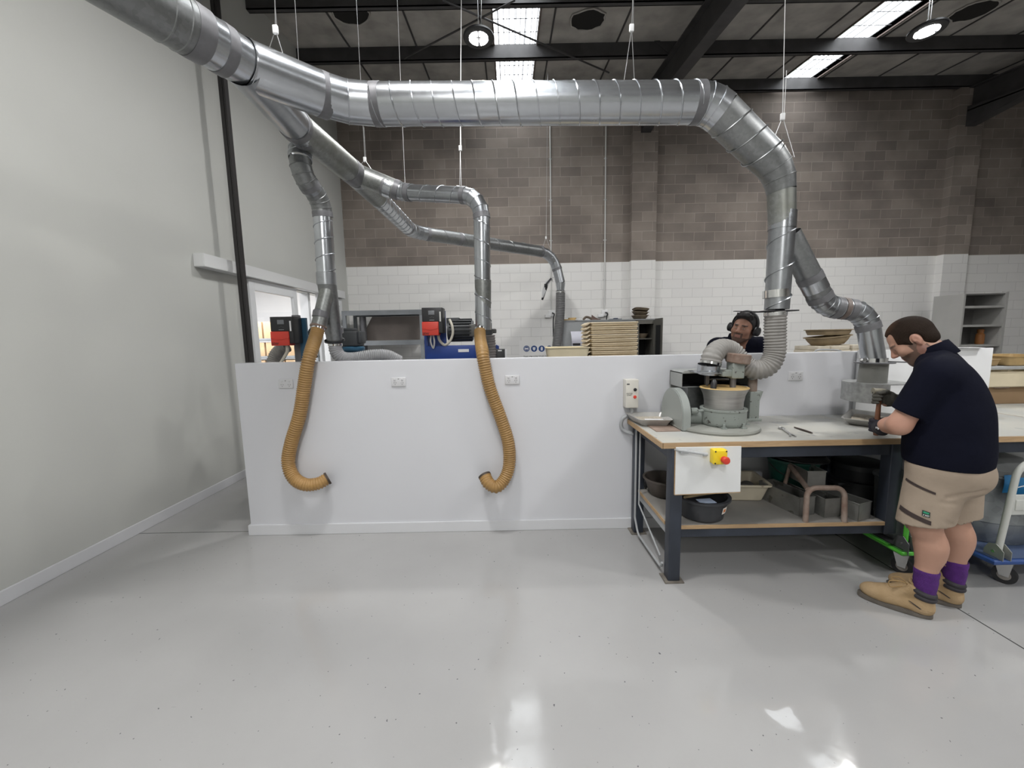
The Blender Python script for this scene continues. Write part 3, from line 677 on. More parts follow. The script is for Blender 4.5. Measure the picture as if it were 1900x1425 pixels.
# ------------------------------------------------------------------ grinder
GP = mat('grinder_enamel', (.25, .275, .255), .5, 0, .06, 5, spots=((.07, .065, .06), 38, .635))
GPD = mat('dusty_enamel', (.26, .265, .24), .65, 0, .08, 6, spots=((.22, .21, .2), 30, .68))
gr = thing('mortar_grinder', 'grey-green mortar grinder with flared steel bowl on a round base', 'grinder', (1.46, 2.72, BT))
bc = V((1.45, 2.80, BT)); bx = V((1.475, 2.735, 0))
MB().lathe([(0, 0), (.285, 0), (.29, .012), (.285, .024), (.26, .032), (.0, .036)], bc, seg=56).build('base_plate', GPD, gr, smooth=30)
MB().lathe([(.128, BT + .03), (.142, BT + .045), (.146, BT + .06), (.146, BT + .135), (.150, BT + .14), (.150, BT + .152), (.126, BT + .152), (.120, BT + .12)], bx, seg=48).build('bowl_housing', GP, gr)
for a in (-2.0, -1.1, -.2, 2.2): p = bx + V((.152 * math.cos(a), .152 * math.sin(a), BT + .035)); MB().cyl(p - V((0, 0, .004)), p + V((0, 0, .03)), .009, seg=8).box(p - V((.016, .016, .004)), p + V((.016, .016, .006))).build('lug', GP, gr)
BOWL = mat('bowl_steel', (.42, .41, .395), .38, .75, .15, 4, stretch=(1, 1, 14))
MB().lathe([(.118, BT + .13), (.122, BT + .15), (.124, BT + .20), (.132, BT + .245), (.150, BT + .285), (.156, BT + .292)], bx, seg=56, capped=False).build('bowl', BOWL, gr)
MB().lathe([(.156, BT + .292), (.154, BT + .297), (.140, BT + .297), (.126, BT + .27), (.112, BT + .21), (0, BT + .19)], bx, seg=56).build('bowl_lining', mat('ochre_porcelain', (.55, .38, .16), .5, 0, .15, 10), gr)
MB().prism([bx + V((.02, -.095, BT + .265)), bx + V((.10, -.075, BT + .282)), bx + V((.132, 0, BT + .285)), bx + V((.10, .08, BT + .285)), bx + V((.015, .11, BT + .285)), bx + V((-.005, .0, BT + .27))], (0, 0, -.03)).build('charge', mat('pale_powder', (.70, .68, .60), .8), gr)
# belt guard: arched plate standing across the bench
gx0, gx1 = 1.165, 1.225; poly = []
for k in range(25):
    a = PI * k / 24; poly.append((gx0, 2.865 + .195 * math.cos(a), BT + .10 + .18 * math.sin(a)))
poly += [(gx0, 2.66, BT + .004), (gx0, 3.06, BT + .004)]
poly = poly[:25] + [(gx0, 2.67, BT + .002), (gx0, 3.06, BT + .002)]
MB().prism(poly, (gx1 - gx0, 0, 0)).build('belt_guard', mat('guard_enamel', (.285, .305, .29), .42, 0, .03, 4), gr, bevel=.006)
MB().cyl((1.22, 2.80, BT + .075), (1.36, 2.78, BT + .075), .048).build('motor_neck', GP, gr)
MB().cyl((1.24, 2.72, BT + .135), (1.285, 2.72, BT + .135), .022).cyl((1.285, 2.72, BT + .135), (1.33, 2.72, BT + .135), .010).build('drive_knob', GP, gr)
# column, curved arm, bracket, weight and pestle
cx, cy = at(1397, 760, 2.84).x, 2.86
MB().rbox((cx - .036, cy - .04, BT + .03), (cx + .036, cy + .04, at(1397, 727, 2.82).z), .006).rbox((cx - .062, cy - .05, BT + .03), (cx + .05, cy + .05, BT + .05), .004).build('column', GP, gr)
ct = at(1397, 728, 2.82).z
MB().prism([(cx + .036, cy - .03, ct), (cx + .062, cy - .03, ct + .004), (cx + .036, cy - .03, ct - .075)], (0, .06, 0)).build('column_rib', GP, gr)
arm = [V((cx, cy, ct - .01)), V((cx + .002, cy, at(1397, 703, 2.84).z)), at(1393, 691, 2.83), at(1384, 684, 2.81), at(1369, 681, 2.78)]
MB().tube([V((cx, cy, ct - .01)), V((cx, cy, at(1397, 699, 2.84).z))], .030, 20).build('pivot_post', RUST, gr)
MB().tube(bez([V((cx, cy, at(1397, 705, 2.84).z))] + arm[2:], 8), .024, 16).build('arm', GP, gr)
hb = at(1364, 686, 2.74); MB().rbox(hb + V((-.04, -.045, -.058)), hb + V((.042, .045, .058)), .008).rbox(hb + V((-.10, -.035, -.045)), hb + V((-.03, .03, .002)), .006).build('bracket', GP, gr)
MB().cyl(hb + V((-.01, 0, -.05)), hb + V((-.012, 0, -.20)), .019).build('pestle_shaft', STEEL_D, gr)
wt = at(1370, 665, 2.74); MB().lathe([(0, -.032), (.072, -.032), (.077, -.026), (.077, .026), (.072, .032), (0, .032)], wt, (.12, -.05, 1), 32).build('weight', RUST, gr); MB().cyl(wt + V((0, 0, -.06)), wt, .022).build('weight_stem', STEEL_D, gr)
hp = at(1323, 726, 2.68); MB().tube([hp, hp + V((.008, .01, .045)), hp + V((.012, .012, .068)), hp + V((.012, .013, .08))], [.016, .021, .017, .008], 14).build('scraper_handle', BLACK, gr)
MB().cyl(at(1311, 676, 2.86), at(1311, 760, 2.86), .009).box(at(1311, 705, 2.86) - V((.012, .012, .03)), at(1311, 705, 2.86) + V((.014, .012, .03))).cyl(at(1311, 704, 2.86), at(1352, 704, 2.86), .006).build('scraper_rod', STEEL_D, gr)
# extraction hood behind the grinder
hd = thing('extraction_hood', 'grey sheet metal hood with dark open mouth behind the grinder bowl', 'hood', (1.5, 2.98, BT))
HM = mat('hood_metal', (.36, .37, .36), .5, .4, .1, 8)
x0, x1 = at(1262, 700, 2.93).x, at(1386, 700, 2.93).x; zt, zb = at(1320, 687, 2.93).z, at(1320, 716, 2.93).z
h = MB(); t = .004
h.prism([(x0, 2.90, zt - .012), (x0 + .02, 2.90, zt), (x1 - .02, 2.90, zt), (x1, 2.90, zt - .012), (x1, 2.90, zt - .018), (x0, 2.90, zt - .018)], (0, .22, 0))
h.box((x0, 2.90, zb), (x0 + t, 3.12, zt - .01)); h.box((x1 - t, 2.90, zb), (x1, 3.12, zt - .01)); h.box((x0, 3.11, BT), (x1, 3.115, zt - .01)); h.box((x0, 2.90, zb - t), (x1, 3.12, zb)); h.build('hood_shell', HM, hd)
MB().box((x0 + t, 3.10, zb), (x1 - t, 3.108, zt - .02)).box((x0 + t, 2.92, zb), (x1 - t, 3.1, zb + .003)).build('hood_interior', BLACK_M, hd)
MB().box((x0 + .06, 2.936, BT), (x0 + .064, 3.1, zb)).box((x0 + .06, 2.93, BT), (x0 + .21, 2.936, zb)).build('hood_stand', G_DULL, hd)
MB().box((x1 - .064, 2.94, BT), (x1 - .06, 3.1, zb)).build('hood_stand', G_DULL, hd)
sp = at(1318, 682, YD); MB().tube([V((sp.x, YD + .03, zt - .01)), V((sp.x, YD + .02, zt + .055))], .074, 28, caps=False).lathe([(.074, 0), (.10, 0), (.10, .006), (.074, .006)], (sp.x, YD + .03, zt), seg=28).box((sp.x - .09, YD - .06, zt - .006), (sp.x + .09, 2.95, zt)).build('spigot', G_BRIGHT, hd)
# ------------------------------------------------------------------ things lying on the bench
ALU = mat('aluminium_tray', (.50, .49, .47), .4, .45, .12, 9)
PWD = mat('pale_grit', (.52, .47, .39), .9, 0, .2, 40, .4, 90)
def tray(name, label, cat, quad, z0, h, flare, m, rim=.012, group=None, th=.003, lip=.004):
    """open tray with sloping sides; quad = rim corners in plan"""
    Q = [V((p[0], p[1], 0)) for p in quad]; c = sum(Q, V()) / 4
    o = thing(name, label, cat, (c.x, c.y, z0), group)
    def ring(s, z, n=5, rr=.18):
        out = []
        for i in range(4):
            p, a, b = Q[i], Q[i-1], Q[(i+1) % 4]
            for k in range(n):
                t = k / (n - 1); q1 = p + (a - p) * rr * .5 * (1 - t)**2 + (b - p) * rr * .5 * t**2
                d = q1 - c; out.append(c + d * (1 - s / max(.01, d.length)) + V((0, 0, z)))
        return out
    mb = MB(); R = [ring(flare + .012, z0), ring(flare, z0 + .008), ring(0, z0 + h - .004), ring(-rim, z0 + h), ring(-rim, z0 + h - lip), ]
    inner = [ring(flare + th, z0 + th + .004), ring(th, z0 + h - .003)]
    n = len(R[0])
    def skin(A, B, flip=False): return [(i, (i+1) % n, n + (i+1) % n, n + i) for i in range(n)]
    for A, B in ((R[0], R[1]), (R[1], R[2]), (R[2], R[4]), (R[4], R[3]), (R[3], inner[1]), (inner[1], inner[0])): mb.add(A + B, skin(A, B))
    mb.add(R[0], [list(range(n))]); mb.add(inner[0], [list(range(n))])
    mb.build('tray_shell', m, o, smooth=30); o['_in'] = 1; del o['_in']
    return o, ring(flare + th + .006, z0 + th + .012), c
o, rg, c = tray('roasting_tray', 'aluminium roasting tray of pale grit under a white paper by the grinder', 'tray', [(.90, 3.105), (.925, 2.83), (1.15, 2.80), (1.19, 3.10)], BT + .002, .055, .035, ALU, .008)
mb = MB(); mb.prism(rg, (0, 0, .012)); mb.build('grit_fill', PWD, o)
tag(MB().prism([(.99, 2.90, BT + .032), (1.12, 2.885, BT + .032), (1.135, 2.94, BT + .034), (1.0, 2.955, BT + .034)], (0, 0, .0008)).build('paper_sheet', PAPER), 'small white paper lying in the grit tray beside the grinder', 'paper')
o, rg, c = tray('roasting_tray', 'aluminium roasting tray of pale grit in front of the worker', 'tray', [(2.68, 3.09), (2.36, 2.79), (2.55, 2.53), (2.87, 2.83)], BT + .002, .05, .04, ALU, .01)
mb = MB(); mb.prism(rg, (0, 0, .01)); mb.build('grit_fill', PWD, o)
mb = MB()
for k in range(60):
    p = c + V((random.gauss(0, .06), random.gauss(0, .06), BT + .026)); mb.ball(p, random.uniform(.003, .007), 6, 4)
tag(mb.build('loose_grit', PWD), 'pale grit heaped in the tray before the worker', 'grit', kind='stuff')
MB().box((.99, 2.68, BT), (1.16, 3.06, BT + .006)).build('shim_board', mat('shim_timber', (.27, .20, .16), .7, 0, .25, 14), gr)
# spanner, bar
p, q = V((1.862, 2.69, BT + .004)), V((1.802, 2.505, BT + .004)); d = (q - p).normalized(); s = V((-d.y, d.x, 0))
sp_ = MB(); sp_.prism([p + s * .006, q + s * .006, q - s * .006, p - s * .006], (0, 0, .006))
ring = [p + V((.016 * math.cos(2*PI*k/16), .016 * math.sin(2*PI*k/16), .003)) for k in range(16)]; sp_.tube(ring, .006, 6, closed=True)
for a in (-1, 1): sp_.prism([q + s * a * .004 - d * .008, q + s * a * .018 + d * .006, q + s * a * .017 + d * .03, q + s * a * .009 + d * .03, q + s * a * .008 + d * .012, q + s * a * .0], (0, 0, .006))
tag(sp_.build('spanner', STEEL), 'steel combination spanner lying on the bench near its front edge', 'spanner')
p, q = V((1.968, 2.715, BT + .006)), V((1.967, 2.545, BT + .006)); o = thing('marker_pen', 'slim dark brown pen-like tool lying beside the spanner', 'tool', p)
MB().tube([p, p.lerp(q, .45), p.lerp(q, .5), q.lerp(p, .1), q], [.004, .007, .007, .006, .003], 10).build('tool_body', mat('dark_brown', (.045, .03, .025), .5), o)
# ------------------------------------------------------------------ lower shelf
S = .375
def bowl(name, label, cat, c, prof, m, rim=None, seg=32, group=None):
    o = thing(name, label, cat, c, group); MB().lathe(prof, c, seg=seg).build('vessel', m, o)
    return o
POT = mat('brown_pot', (.10, .085, .075), .55, .2, .2, 8)
bowl('mixing_bowl', 'brown metal bowl at the near end of the shelf behind the bench leg', 'bowl', (1.15, 2.93, S), [(0, 0), (.085, 0), (.10, .01), (.145, .125), (.156, .13), (.156, .138), (.14, .138), (.09, .02), (0, .015)], POT)
TUB = mat('black_tub', (.03, .032, .037), .45)
tc = V((1.265, 2.575, S)); o = thing('plastic_tub', 'round black plastic tub of tools at the shelf front under white panel', 'tub', tc)
MB().lathe([(0, 0), (.125, 0), (.14, .012), (.165, .13), (.182, .135), (.182, .148), (.160, .148), (.135, .02), (0, .012)], tc, seg=40).build('tub_shell', TUB, o)
lb = tc + V((.166, -.02, .085)); R = rot('Z', 38); p = at(1343, 957, 2.455)
th = math.radians(-52); n = V((math.cos(th), math.sin(th), 0)); rr = lambda z: .14 + (z - .012) / .118 * .025 + .002
pts = []
for k in range(7):
    a = th - .17 + .34 * k / 6; pts.append((a,))
lab = MB(); vs = [tc + V((rr(z) * math.cos(a[0]), rr(z) * math.sin(a[0]), z)) for z in (.06, .105) for a in pts]; lab.add(vs, [(k, k+1, 7+k+1, 7+k) for k in range(6)]); lb_ = lab.build('sticker', mat('orange_sticker', (.75, .70, .64), .6), o)
lab = MB(); vs = [tc + V(((rr(z) + .001) * math.cos(a[0]), (rr(z) + .001) * math.sin(a[0]), z)) for z in (.072, .094) for a in pts[1:5]]; lab.add(vs, [(k, k+1, 4+k+1, 4+k) for k in range(3)]); lab.build('sticker_print', mat('orange_print', (.62, .20, .06), .6), lb_)
WOOD = mat('wood_handle', (.28, .14, .07), .55, 0, .3, 10)
tag(MB().tube([tc + V((-.14, -.06, .15)), tc + V((.17, .06, .135))], .008, 8).build('wooden_stick', mat('pale_stick', (.5, .38, .22), .5)), 'pale wooden stick lying across the black tub', 'stick')
tag(MB().tube([tc + V((-.06 + .05 * math.cos(2*PI*k/20), .05 + .035 * math.sin(2*PI*k/20), .138)) for k in range(20)], .012, 8, closed=True).build('rubber_ring', mat('olive_rubber', (.22, .19, .12), .6)), 'olive coloured ring resting inside the black tub', 'ring')
tag(MB().prism([tc + V((-.05, -.10, .12)), tc + V((.06, -.09, .12)), tc + V((.05, -.02, .12)), tc + V((-.05, -.03, .12))], (0, 0, .004)).build('folded_cloth', mat('blue_cloth', (.35, .42, .55), .8)), 'pale blue cloth scrap inside the black tub', 'cloth')
CRM = mat('stained_cream', (.50, .45, .35), .55, 0, .15, 6, spots=((.22, .16, .10), 7, .66))
o, rg, c = tray('plastic_basin', 'stained cream plastic basin of rocks on the shelf behind black tub', 'basin', [(1.56, 3.03), (1.50, 2.76), (1.84, 2.73), (1.89, 3.03)], S + .002, .135, .045, CRM, .016, th=.006, lip=.014)
RK = mat('grey_rock', (.13, .125, .12), .85, 0, .3, 12, .4, 30)
for k, (dx, dy, r, l_) in enumerate(((.02, -.02, .055, 'grey rounded stone in the cream basin, nearest the grinding bench front'), (-.09, .03, .06, 'grey rounded stone in the cream basin, closest to white panel'), (.10, .05, .05, 'small grey stone at the far end inside the cream basin'))):
    m_ = MB(); m_.ball(c + V((dx, dy, S + .014 + r * .75)), (r * 1.15, r, r * .75), 16, 10, rot('Z', 40 * k))
    tag(m_.build('stone', RK, smooth=60), l_, 'stone')
GRN = mat('green_bucket', (.008, .065, .048), .45)
gc = V((at(1470, 880, 2.92).x, 2.92, S)); o = thing('plastic_bucket', 'dark green bucket with a dark lid at the back of the shelf', 'bucket', gc)
MB().lathe([(0, 0), (.125, 0), (.135, .01), (.165, .26), (.178, .265), (.178, .28), (.155, .28), (.125, .02), (0, .015)], gc, seg=40).build('bucket_shell', GRN, o)
MB().tube([gc + V((.18 * math.cos(a), -.18 * math.sin(a) * .8, .24 - .09 * math.sin(a))) for a in [PI * k / 14 for k in range(15)]], .004, 6).build('bail_handle', BLACK, o)
MB().lathe([(0, .325), (.17, .318), (.185, .298), (.196, .29), (.196, .283), (0, .283)], gc + V((.02, 0, 0)), (.04, 0, 1), 36).build('lid', BLACK, o)
TIN = mat('loaf_tin', (.30, .30, .285), .45, .75, .2, 9, spots=((.17, .165, .15), 12, .62))
TIN_I = mat('tin_inside', (.10, .10, .10), .6, .5)
def tin(label, front, ang, L, w, z, h=.125, pitch=0):
    """deep rectangular tin, end wall facing out; front = middle of the near end"""
    o = thing('loaf_tin', label, 'tin', (front[0], front[1], z), 'metal loaf tins on the bench shelf'); R = rot('Z', ang) @ rot('X', pitch)
    f = V((front[0], front[1], z))
    def bx(a, b): return [f + R @ V(p) for p in ((a[0],a[1],a[2]),(b[0],a[1],a[2]),(b[0],b[1],a[2]),(a[0],b[1],a[2]),(a[0],a[1],b[2]),(b[0],a[1],b[2]),(b[0],b[1],b[2]),(a[0],b[1],b[2]))]
    fs = [(0,3,2,1),(4,5,6,7),(0,1,5,4),(1,2,6,5),(2,3,7,6),(3,0,4,7)]; t = .003; mb = MB()
    for a, b in (((-w/2, 0, 0), (w/2, L, t)), ((-w/2, 0, t), (-w/2 + t, L, h)), ((w/2 - t, 0, t), (w/2, L, h)), ((-w/2, 0, t), (w/2, t, h)), ((-w/2, L - t, t), (w/2, L, h))): mb.add(bx(a, b), fs)
    mb.build('tin_shell', TIN, o, merge=False)
    rim = [f + R @ V(p) for p in ((-w/2, 0, h), (w/2, 0, h), (w/2, L, h), (-w/2, L, h))]; MB().tube(rim, .005, 6, closed=True).build('rolled_rim', TIN, o)
    mb = MB(); mb.add(bx((-w/2 + t * 1.1, t * 1.1, t), (w/2 - t * 1.1, L - t * 1.1, t * 1.3)), fs); mb.build('tin_floor', TIN_I, o)
    return o
tin('open metal loaf tin on the shelf nearest the cream basin, under the top tin', (1.955, 2.53), 12, .33, .125, S + .001)
tin('open metal loaf tin standing between the two rusty tube legs', (2.10, 2.50), 7, .34, .115, S + .001)
tin('open metal loaf tin at the shelf end, past the rusty tube frame', (2.27, 2.45), 20, .30, .125, S + .001, .115)
tin('metal loaf tin propped on top of the other tins', (2.06, 2.60), -3, .33, .12, S + .172, .105, 0)
rf = thing('tube_frame', 'rusty bent tube frame straddling the metal loaf tins', 'frame', (2.0, 2.42, S))
R1_ = [V((1.885, 2.445, S)), V((1.893, 2.46, .565)), V((1.96, 2.47, .60)), V((2.06, 2.45, .60)), V((2.125, 2.44, .565)), V((2.128, 2.435, S))]
MB().tube([q for s in fillet([R1_[0], V((1.893, 2.46, .598)), V((2.122, 2.445, .598)), R1_[5]], [.06, .06], 6) for q in s[1]], .0165, 14).build('hoop', RUST, rf)
MB().tube([V((1.90, 2.46, .585)), at(1466, 864, 2.78)], .016, 14).tube([at(1466, 864, 2.78), at(1450, 920, 2.80)], .013, 12).build('strut', RUST, rf)
BIN = mat('black_bin', (.022, .023, .026), .5)
kc = V((2.63, 2.92, .204)); o = thing('plastic_bin', 'black round bin with stepped lid on the green trolley beyond the shelf end', 'bin', kc)
MB().lathe([(0, 0), (.13, 0), (.14, .01), (.155, .26), (.178, .265), (.178, .28), (.155, .285), (.16, .37), (.14, .37), (.0, .36)], kc, seg=40).build('bin_shell', BIN, o)
MB().lathe([(0, .415), (.155, .415), (.17, .405), (.175, .372), (.162, .372), (0, .37)], kc, seg=40).build('bin_lid', BIN, o)
MB().rbox(kc + V((-.23, -.10, .255)), kc + V((-.14, .02, .275)), .004).build('side_handle', BIN, o)
# ------------------------------------------------------------------ hood by the worker
ho = thing('extraction_hood', 'grey half-round hood on a round spigot at the bench in front of worker', 'hood', (2.62, 2.9, 1.1))
hc = at(1625, 700, 2.83); zt = at(1640, 713, 2.75).z; zb = at(1600, 748, 2.75).z; z_sp = at(1622, 672, 2.83).z
MB().tube([V((W[3].x, W[3].y, W[3].z - .004)), V((W[3].x - .005, W[3].y, zt - .002))], [.079, .083], 32).build('spigot', mat('painted_spigot', (.19, .19, .175), .5, .2, .15, 9), ho)
MB().lathe([(.02, 0), (.115, 0), (.115, .006), (.02, .006)], W[3] + V((0, 0, -.006)), seg=32).box(W[3] + V((0, -.05, -.005)), W[3] + V((.36, -.02, .003)), rot('Y', 3)).build('blast_gate', STEEL_D, ho)
cxh = W[3].x; poly = []
for k in range(17): a = PI / 2 + PI * k / 16; poly.append((cxh - .01 + .135 * math.cos(a), W[3].y + .02 + .17 * math.sin(a), zb))
pl = poly + [(cxh + .22, W[3].y - .15, zb), (cxh + .22, W[3].y + .19, zb)]
mb = MB(); ptop = [(x, y, zt) for x, y, z in pl]; mb.prism(ptop, (0, 0, .006)); n = len(pl)
for i in range(16): mb.add([pl[i], pl[i+1], (pl[i+1][0], pl[i+1][1], zt), (pl[i][0], pl[i][1], zt)], [(0, 1, 2, 3)])
mb.box((cxh - .01, W[3].y + .18, zb), (cxh + .22, W[3].y + .185, zt)); mb.build('hood_shell', mat('hood_zinc', (.33, .335, .33), .5, .5, .2, 30), ho)
MB().box((cxh - .0, W[3].y + .15, zb + .002), (cxh + .22, W[3].y + .178, zt - .003)).box((cxh - .01, W[3].y - .13, zb + .0), (cxh + .21, W[3].y + .178, zb + .004)).build('hood_interior', BLACK_M, ho)
# backing panel and paper behind the worker
tag(MB().rbox((2.74, YP - .03, BT), (3.79, YP - .004, PZ + .012), .003).build('splash_panel', WHITE_P), 'smooth white splash panel standing on the bench behind the worker', 'panel')
pp = [at(1783, 650, 3.10), at(1838, 650, 3.10), at(1828, 647, 3.2), at(1778, 646, 3.2)]; zz = PZ + .014
tag(MB().prism([(3.46, 3.08, zz + .004), (3.68, 3.08, zz), (3.70, 3.2, zz), (3.45, 3.2, zz)], (0, 0, .002)).build('paper_sheet', PAPER), 'loose white sheet lying on top of the splash panel and dividing wall', 'paper')
# ------------------------------------------------------------------ trolleys under the far bench
def trolley(label, x0, x1, y0, y1, deck_m, frame_m, deck_z=.17, handle=None):
    o = thing('platform_trolley', label, 'trolley', ((x0 + x1) / 2, (y0 + y1) / 2, 0))
    MB().rbox((x0, y0, deck_z - .0), (x1, y1, deck_z + .032), .012).build('deck', deck_m[0], o)
    MB().rbox((x0 + .02, y0 + .02, deck_z + .033), (x1 - .02, y1 - .02, deck_z + .036), .001).build('deck_mat', deck_m[1], o)
    rim = [(x0, y0, deck_z + .02), (x1, y0, deck_z + .02), (x1, y1, deck_z + .02), (x0, y1, deck_z + .02)]
    MB().tube(rim, .012, 8, closed=True).build('deck_edge', deck_m[2], o)
    for i, (cx, cy, a) in enumerate(((x0 + .19 if handle == 'blue' else x0 + .10, y0 + .09, 30), (x1 - .09, y0 + .08, 10), (x0 + .09, y1 - .09, 0), (x1 - .09, y1 - .09, 0))):
        R = rot('Z', a); c = V((cx, cy, .055))
        cs = MB().cyl(c - R @ V((.014, 0, 0)), c + R @ V((.014, 0, 0)), .055, seg=28).build('caster_wheel', RUBBER, o)
        MB().cyl(c - R @ V((.016, 0, 0)), c + R @ V((.016, 0, 0)), .030, seg=20).build('wheel_hub', mat('hub', (.25, .23, .21), .6), cs)
        f = MB()
        for s in (-1, 1): f.prism([c + R @ V((s * .021, -.02, -.004)), c + R @ V((s * .021, .02, -.004)), c + R @ V((s * .021, .05, .105)), c + R @ V((s * .021, -.035, .105))], R @ V((s * .003, 0, 0)))
        f.box(c + V((-.04, -.04, .105)), c + V((.04, .04, .118))); f.build('caster_fork', STEEL, cs, merge=False)
    return o
LIME = mat('lime_paint', (.10, .52, .05), .4); DKBLUE = mat('blue_deck', (.025, .065, .22), .45); HANDLE = mat('white_handle', (.52, .53, .50), .4)
tg = trolley('lime green platform trolley under the benches behind the worker', 2.45, 2.86, 2.36, 3.10, (mat('deck_green', (.05, .20, .04), .5), RUBBER, LIME), LIME)
def pivot(o, c, m, R=None):
    for s in (-1, 1):
        pl = MB(); poly = [c + V((s * .022, -.05, -.02)), c + V((s * .022, .05, -.02)), c + V((s * .022, .05, .03)), c + V((s * .022, .03, .075)), c + V((s * .022, -.01, .085)), c + V((s * .022, -.05, .05))]
        pl.prism(poly, (s * .004, 0, 0)).build('pivot_plate', m, o)
    MB().cyl(c + V((-.03, 0, .035)), c + V((.03, 0, .035)), .008, seg=12).build('pivot_pin', STEEL, o)
gcn = V((2.50, 2.40, .205)); pivot(tg, gcn, STEEL_D)
MB().tube([q for s in fillet([gcn + V((0, 0, .02)), gcn + V((0, 0, .66)), gcn + V((.31, 0, .66)), gcn + V((.31, 0, .02))], [.08, .08], 6) for q in s[1]], .0135, 12).build('push_handle', LIME, tg); pivot(tg, gcn + V((.31, 0, 0)), STEEL_D)
GB = galv('galvanised_bin', (.34, .36, .37), .5, 26, .3)
def gbin(label, c, r, h, lid=None):
    o = thing('galvanised_bin', label, 'bin', c)
    MB().lathe([(0, 0), (r * .86, 0), (r * .88, .012), (r * .93, h * .3), (r * .945, h * .31), (r * .945, h * .33), (r * .94, h * .34), (r, h - .02), (r + .012, h - .012), (r + .012, h), (r - .004, h), (r * .88, .02), (0, .015)], c, seg=48).build('bin_shell', GB, o)
    if lid: MB().lathe([(0, h + .11), (r * .25, h + .105), (r * .9, h + .05), (r + .014, h + .035), (r + .016, h + .003), (0, h + .003)], c, seg=48).build('bin_lid', lid, o)
    return o
gbin('galvanised bin on the lime green trolley, half hidden by the worker legs', V((2.665, 2.585, .208)), .165, .40)
tb = trolley('blue platform trolley with white tube handle beside the worker', 2.89, 3.55, 2.245, 3.02, (DKBLUE, mat('blue_mat', (.06, .09, .17), .6), DKBLUE), HANDLE, handle='blue')
bcn = V((2.96, 2.29, .205))
pivot(tb, bcn, mat('pivot_zinc', (.33, .34, .31), .45, .5)); pivot(tb, bcn + V((.52, 0, 0)), mat('pivot_zinc', (.33, .34, .31), .45, .5))
MB().tube([q for s in fillet([bcn + V((0, 0, .02)), bcn + V((.06, 0, .60)), bcn + V((.46, 0, .60)), bcn + V((.52, 0, .02))], [.11, .11], 8) for q in s[1]], .0165, 14).build('push_handle', HANDLE, tb)
za, zb_ = at(1880, 955, 2.29).z, at(1880, 918, 2.29).z
MB().rbox((bcn.x + .03, 2.283, za), (bcn.x + .49, 2.297, zb_), .004).rbox((bcn.x + .06, 2.278, za + .03), (bcn.x + .46, 2.284, zb_ - .03), .004).build('handle_panel', HANDLE, tb)
gb = V((3.22, 2.64, .208)); gbin('large galvanised bin on the blue trolley with a plastic draped lid', gb, .275, .46, mat('grey_film', (.11, .115, .115), .3, 0, .2, 6))
o = thing('printed_bag', 'blue printed plastic bag tucked against the bin behind the white handle', 'bag', gb + V((0, -.28, .40)))
BAG = mat('blue_bag', (.02, .16, .36), .4, 0, .25, 6)
mb = MB(); vs = []
for z, e in ((.36, .004), (.40, .014), (.44, .016), (.475, .004)):
    for k in range(17):
        a = -PI / 2 - .55 + 1.1 * k / 16; rr = .29 + e + .003 * math.sin(k * 2.1); vs.append(gb + V((rr * math.cos(a), rr * math.sin(a), z + .006 * math.sin(k * 1.3))))
mb.add(vs, [(i * 17 + k, i * 17 + k + 1, (i + 1) * 17 + k + 1, (i + 1) * 17 + k) for i in range(3) for k in range(16)]); mb.build('bag_body', BAG, o)
mb = MB(); vs = []
for z in (.395, .402):
    for k in range(9): a = -PI / 2 - .42 + .5 * k / 8; vs.append(gb + V((.309 * math.cos(a), .309 * math.sin(a), z + .03 * math.sin(PI * k / 8))))
mb.add(vs, [(k, k + 1, 9 + k + 1, 9 + k) for k in range(8)]); mb.build('white_swoosh', PAPER, o)
# ------------------------------------------------------------------ goods at the end of the dividing wall
CARD = mat('brown_carton', (.22, .14, .075), .75, 0, .25, 5, c2=(.27, .18, .10)); CREAM = mat('cream_plastic', (.66, .58, .42), .45, 0, .1, 4)
pa, pb = at(1838, 718, 3.45), at(1838, 772, 3.45)
o = thing('timber_box', 'weathered brown wooden box on the side bench beyond the dividing wall', 'box', (4.5, 3.7, BT))
MB().rbox((4.10, 3.45, BT), (5.0, 4.0, pa.z), .004).build('box_body', CARD, o); MB().tube([(4.22, 3.448, BT + .16), (4.22, 3.43, BT + .15), (4.34, 3.43, BT + .15), (4.34, 3.448, BT + .16)], .007, 8).build('latch', RUST, o)
tz = pa.z + .001
o, rg, c = tray('plastic_tray', 'cream plastic tray stacked on the brown wooden box', 'tray', [(4.02, 4.0), (4.02, 3.40), (5.0, 3.40), (5.0, 4.0)], tz, at(1850, 689, 3.45).z - tz, .02, CREAM, .01)
t2 = at(1850, 688, 3.45).z + .002
tag(MB().rbox((4.05, 3.5, t2), (5.0, 3.95, t2 + .028), .004).build('grey_board', GREY_P), 'grey board lying on top of the cream tray', 'board')
o, rg, c = tray('wooden_tray', 'shallow tan wooden tray on the grey board beyond the dividing wall', 'tray', [(4.05, 3.93), (4.05, 3.55), (4.40, 3.55), (4.40, 3.93)], t2 + .03, .06, .01, mat('tan_wood', (.33, .225, .11), .6, 0, .2, 8), .006)
o, rg, c = tray('wooden_tray', 'yellowish wooden tray overlapping the tan tray at the frame edge', 'tray', [(4.45, 3.93), (4.43, 3.52), (4.95, 3.52), (4.95, 3.93)], t2 + .03, .085, .015, mat('yellow_wood', (.40, .28, .13), .6, 0, .2, 8), .01)
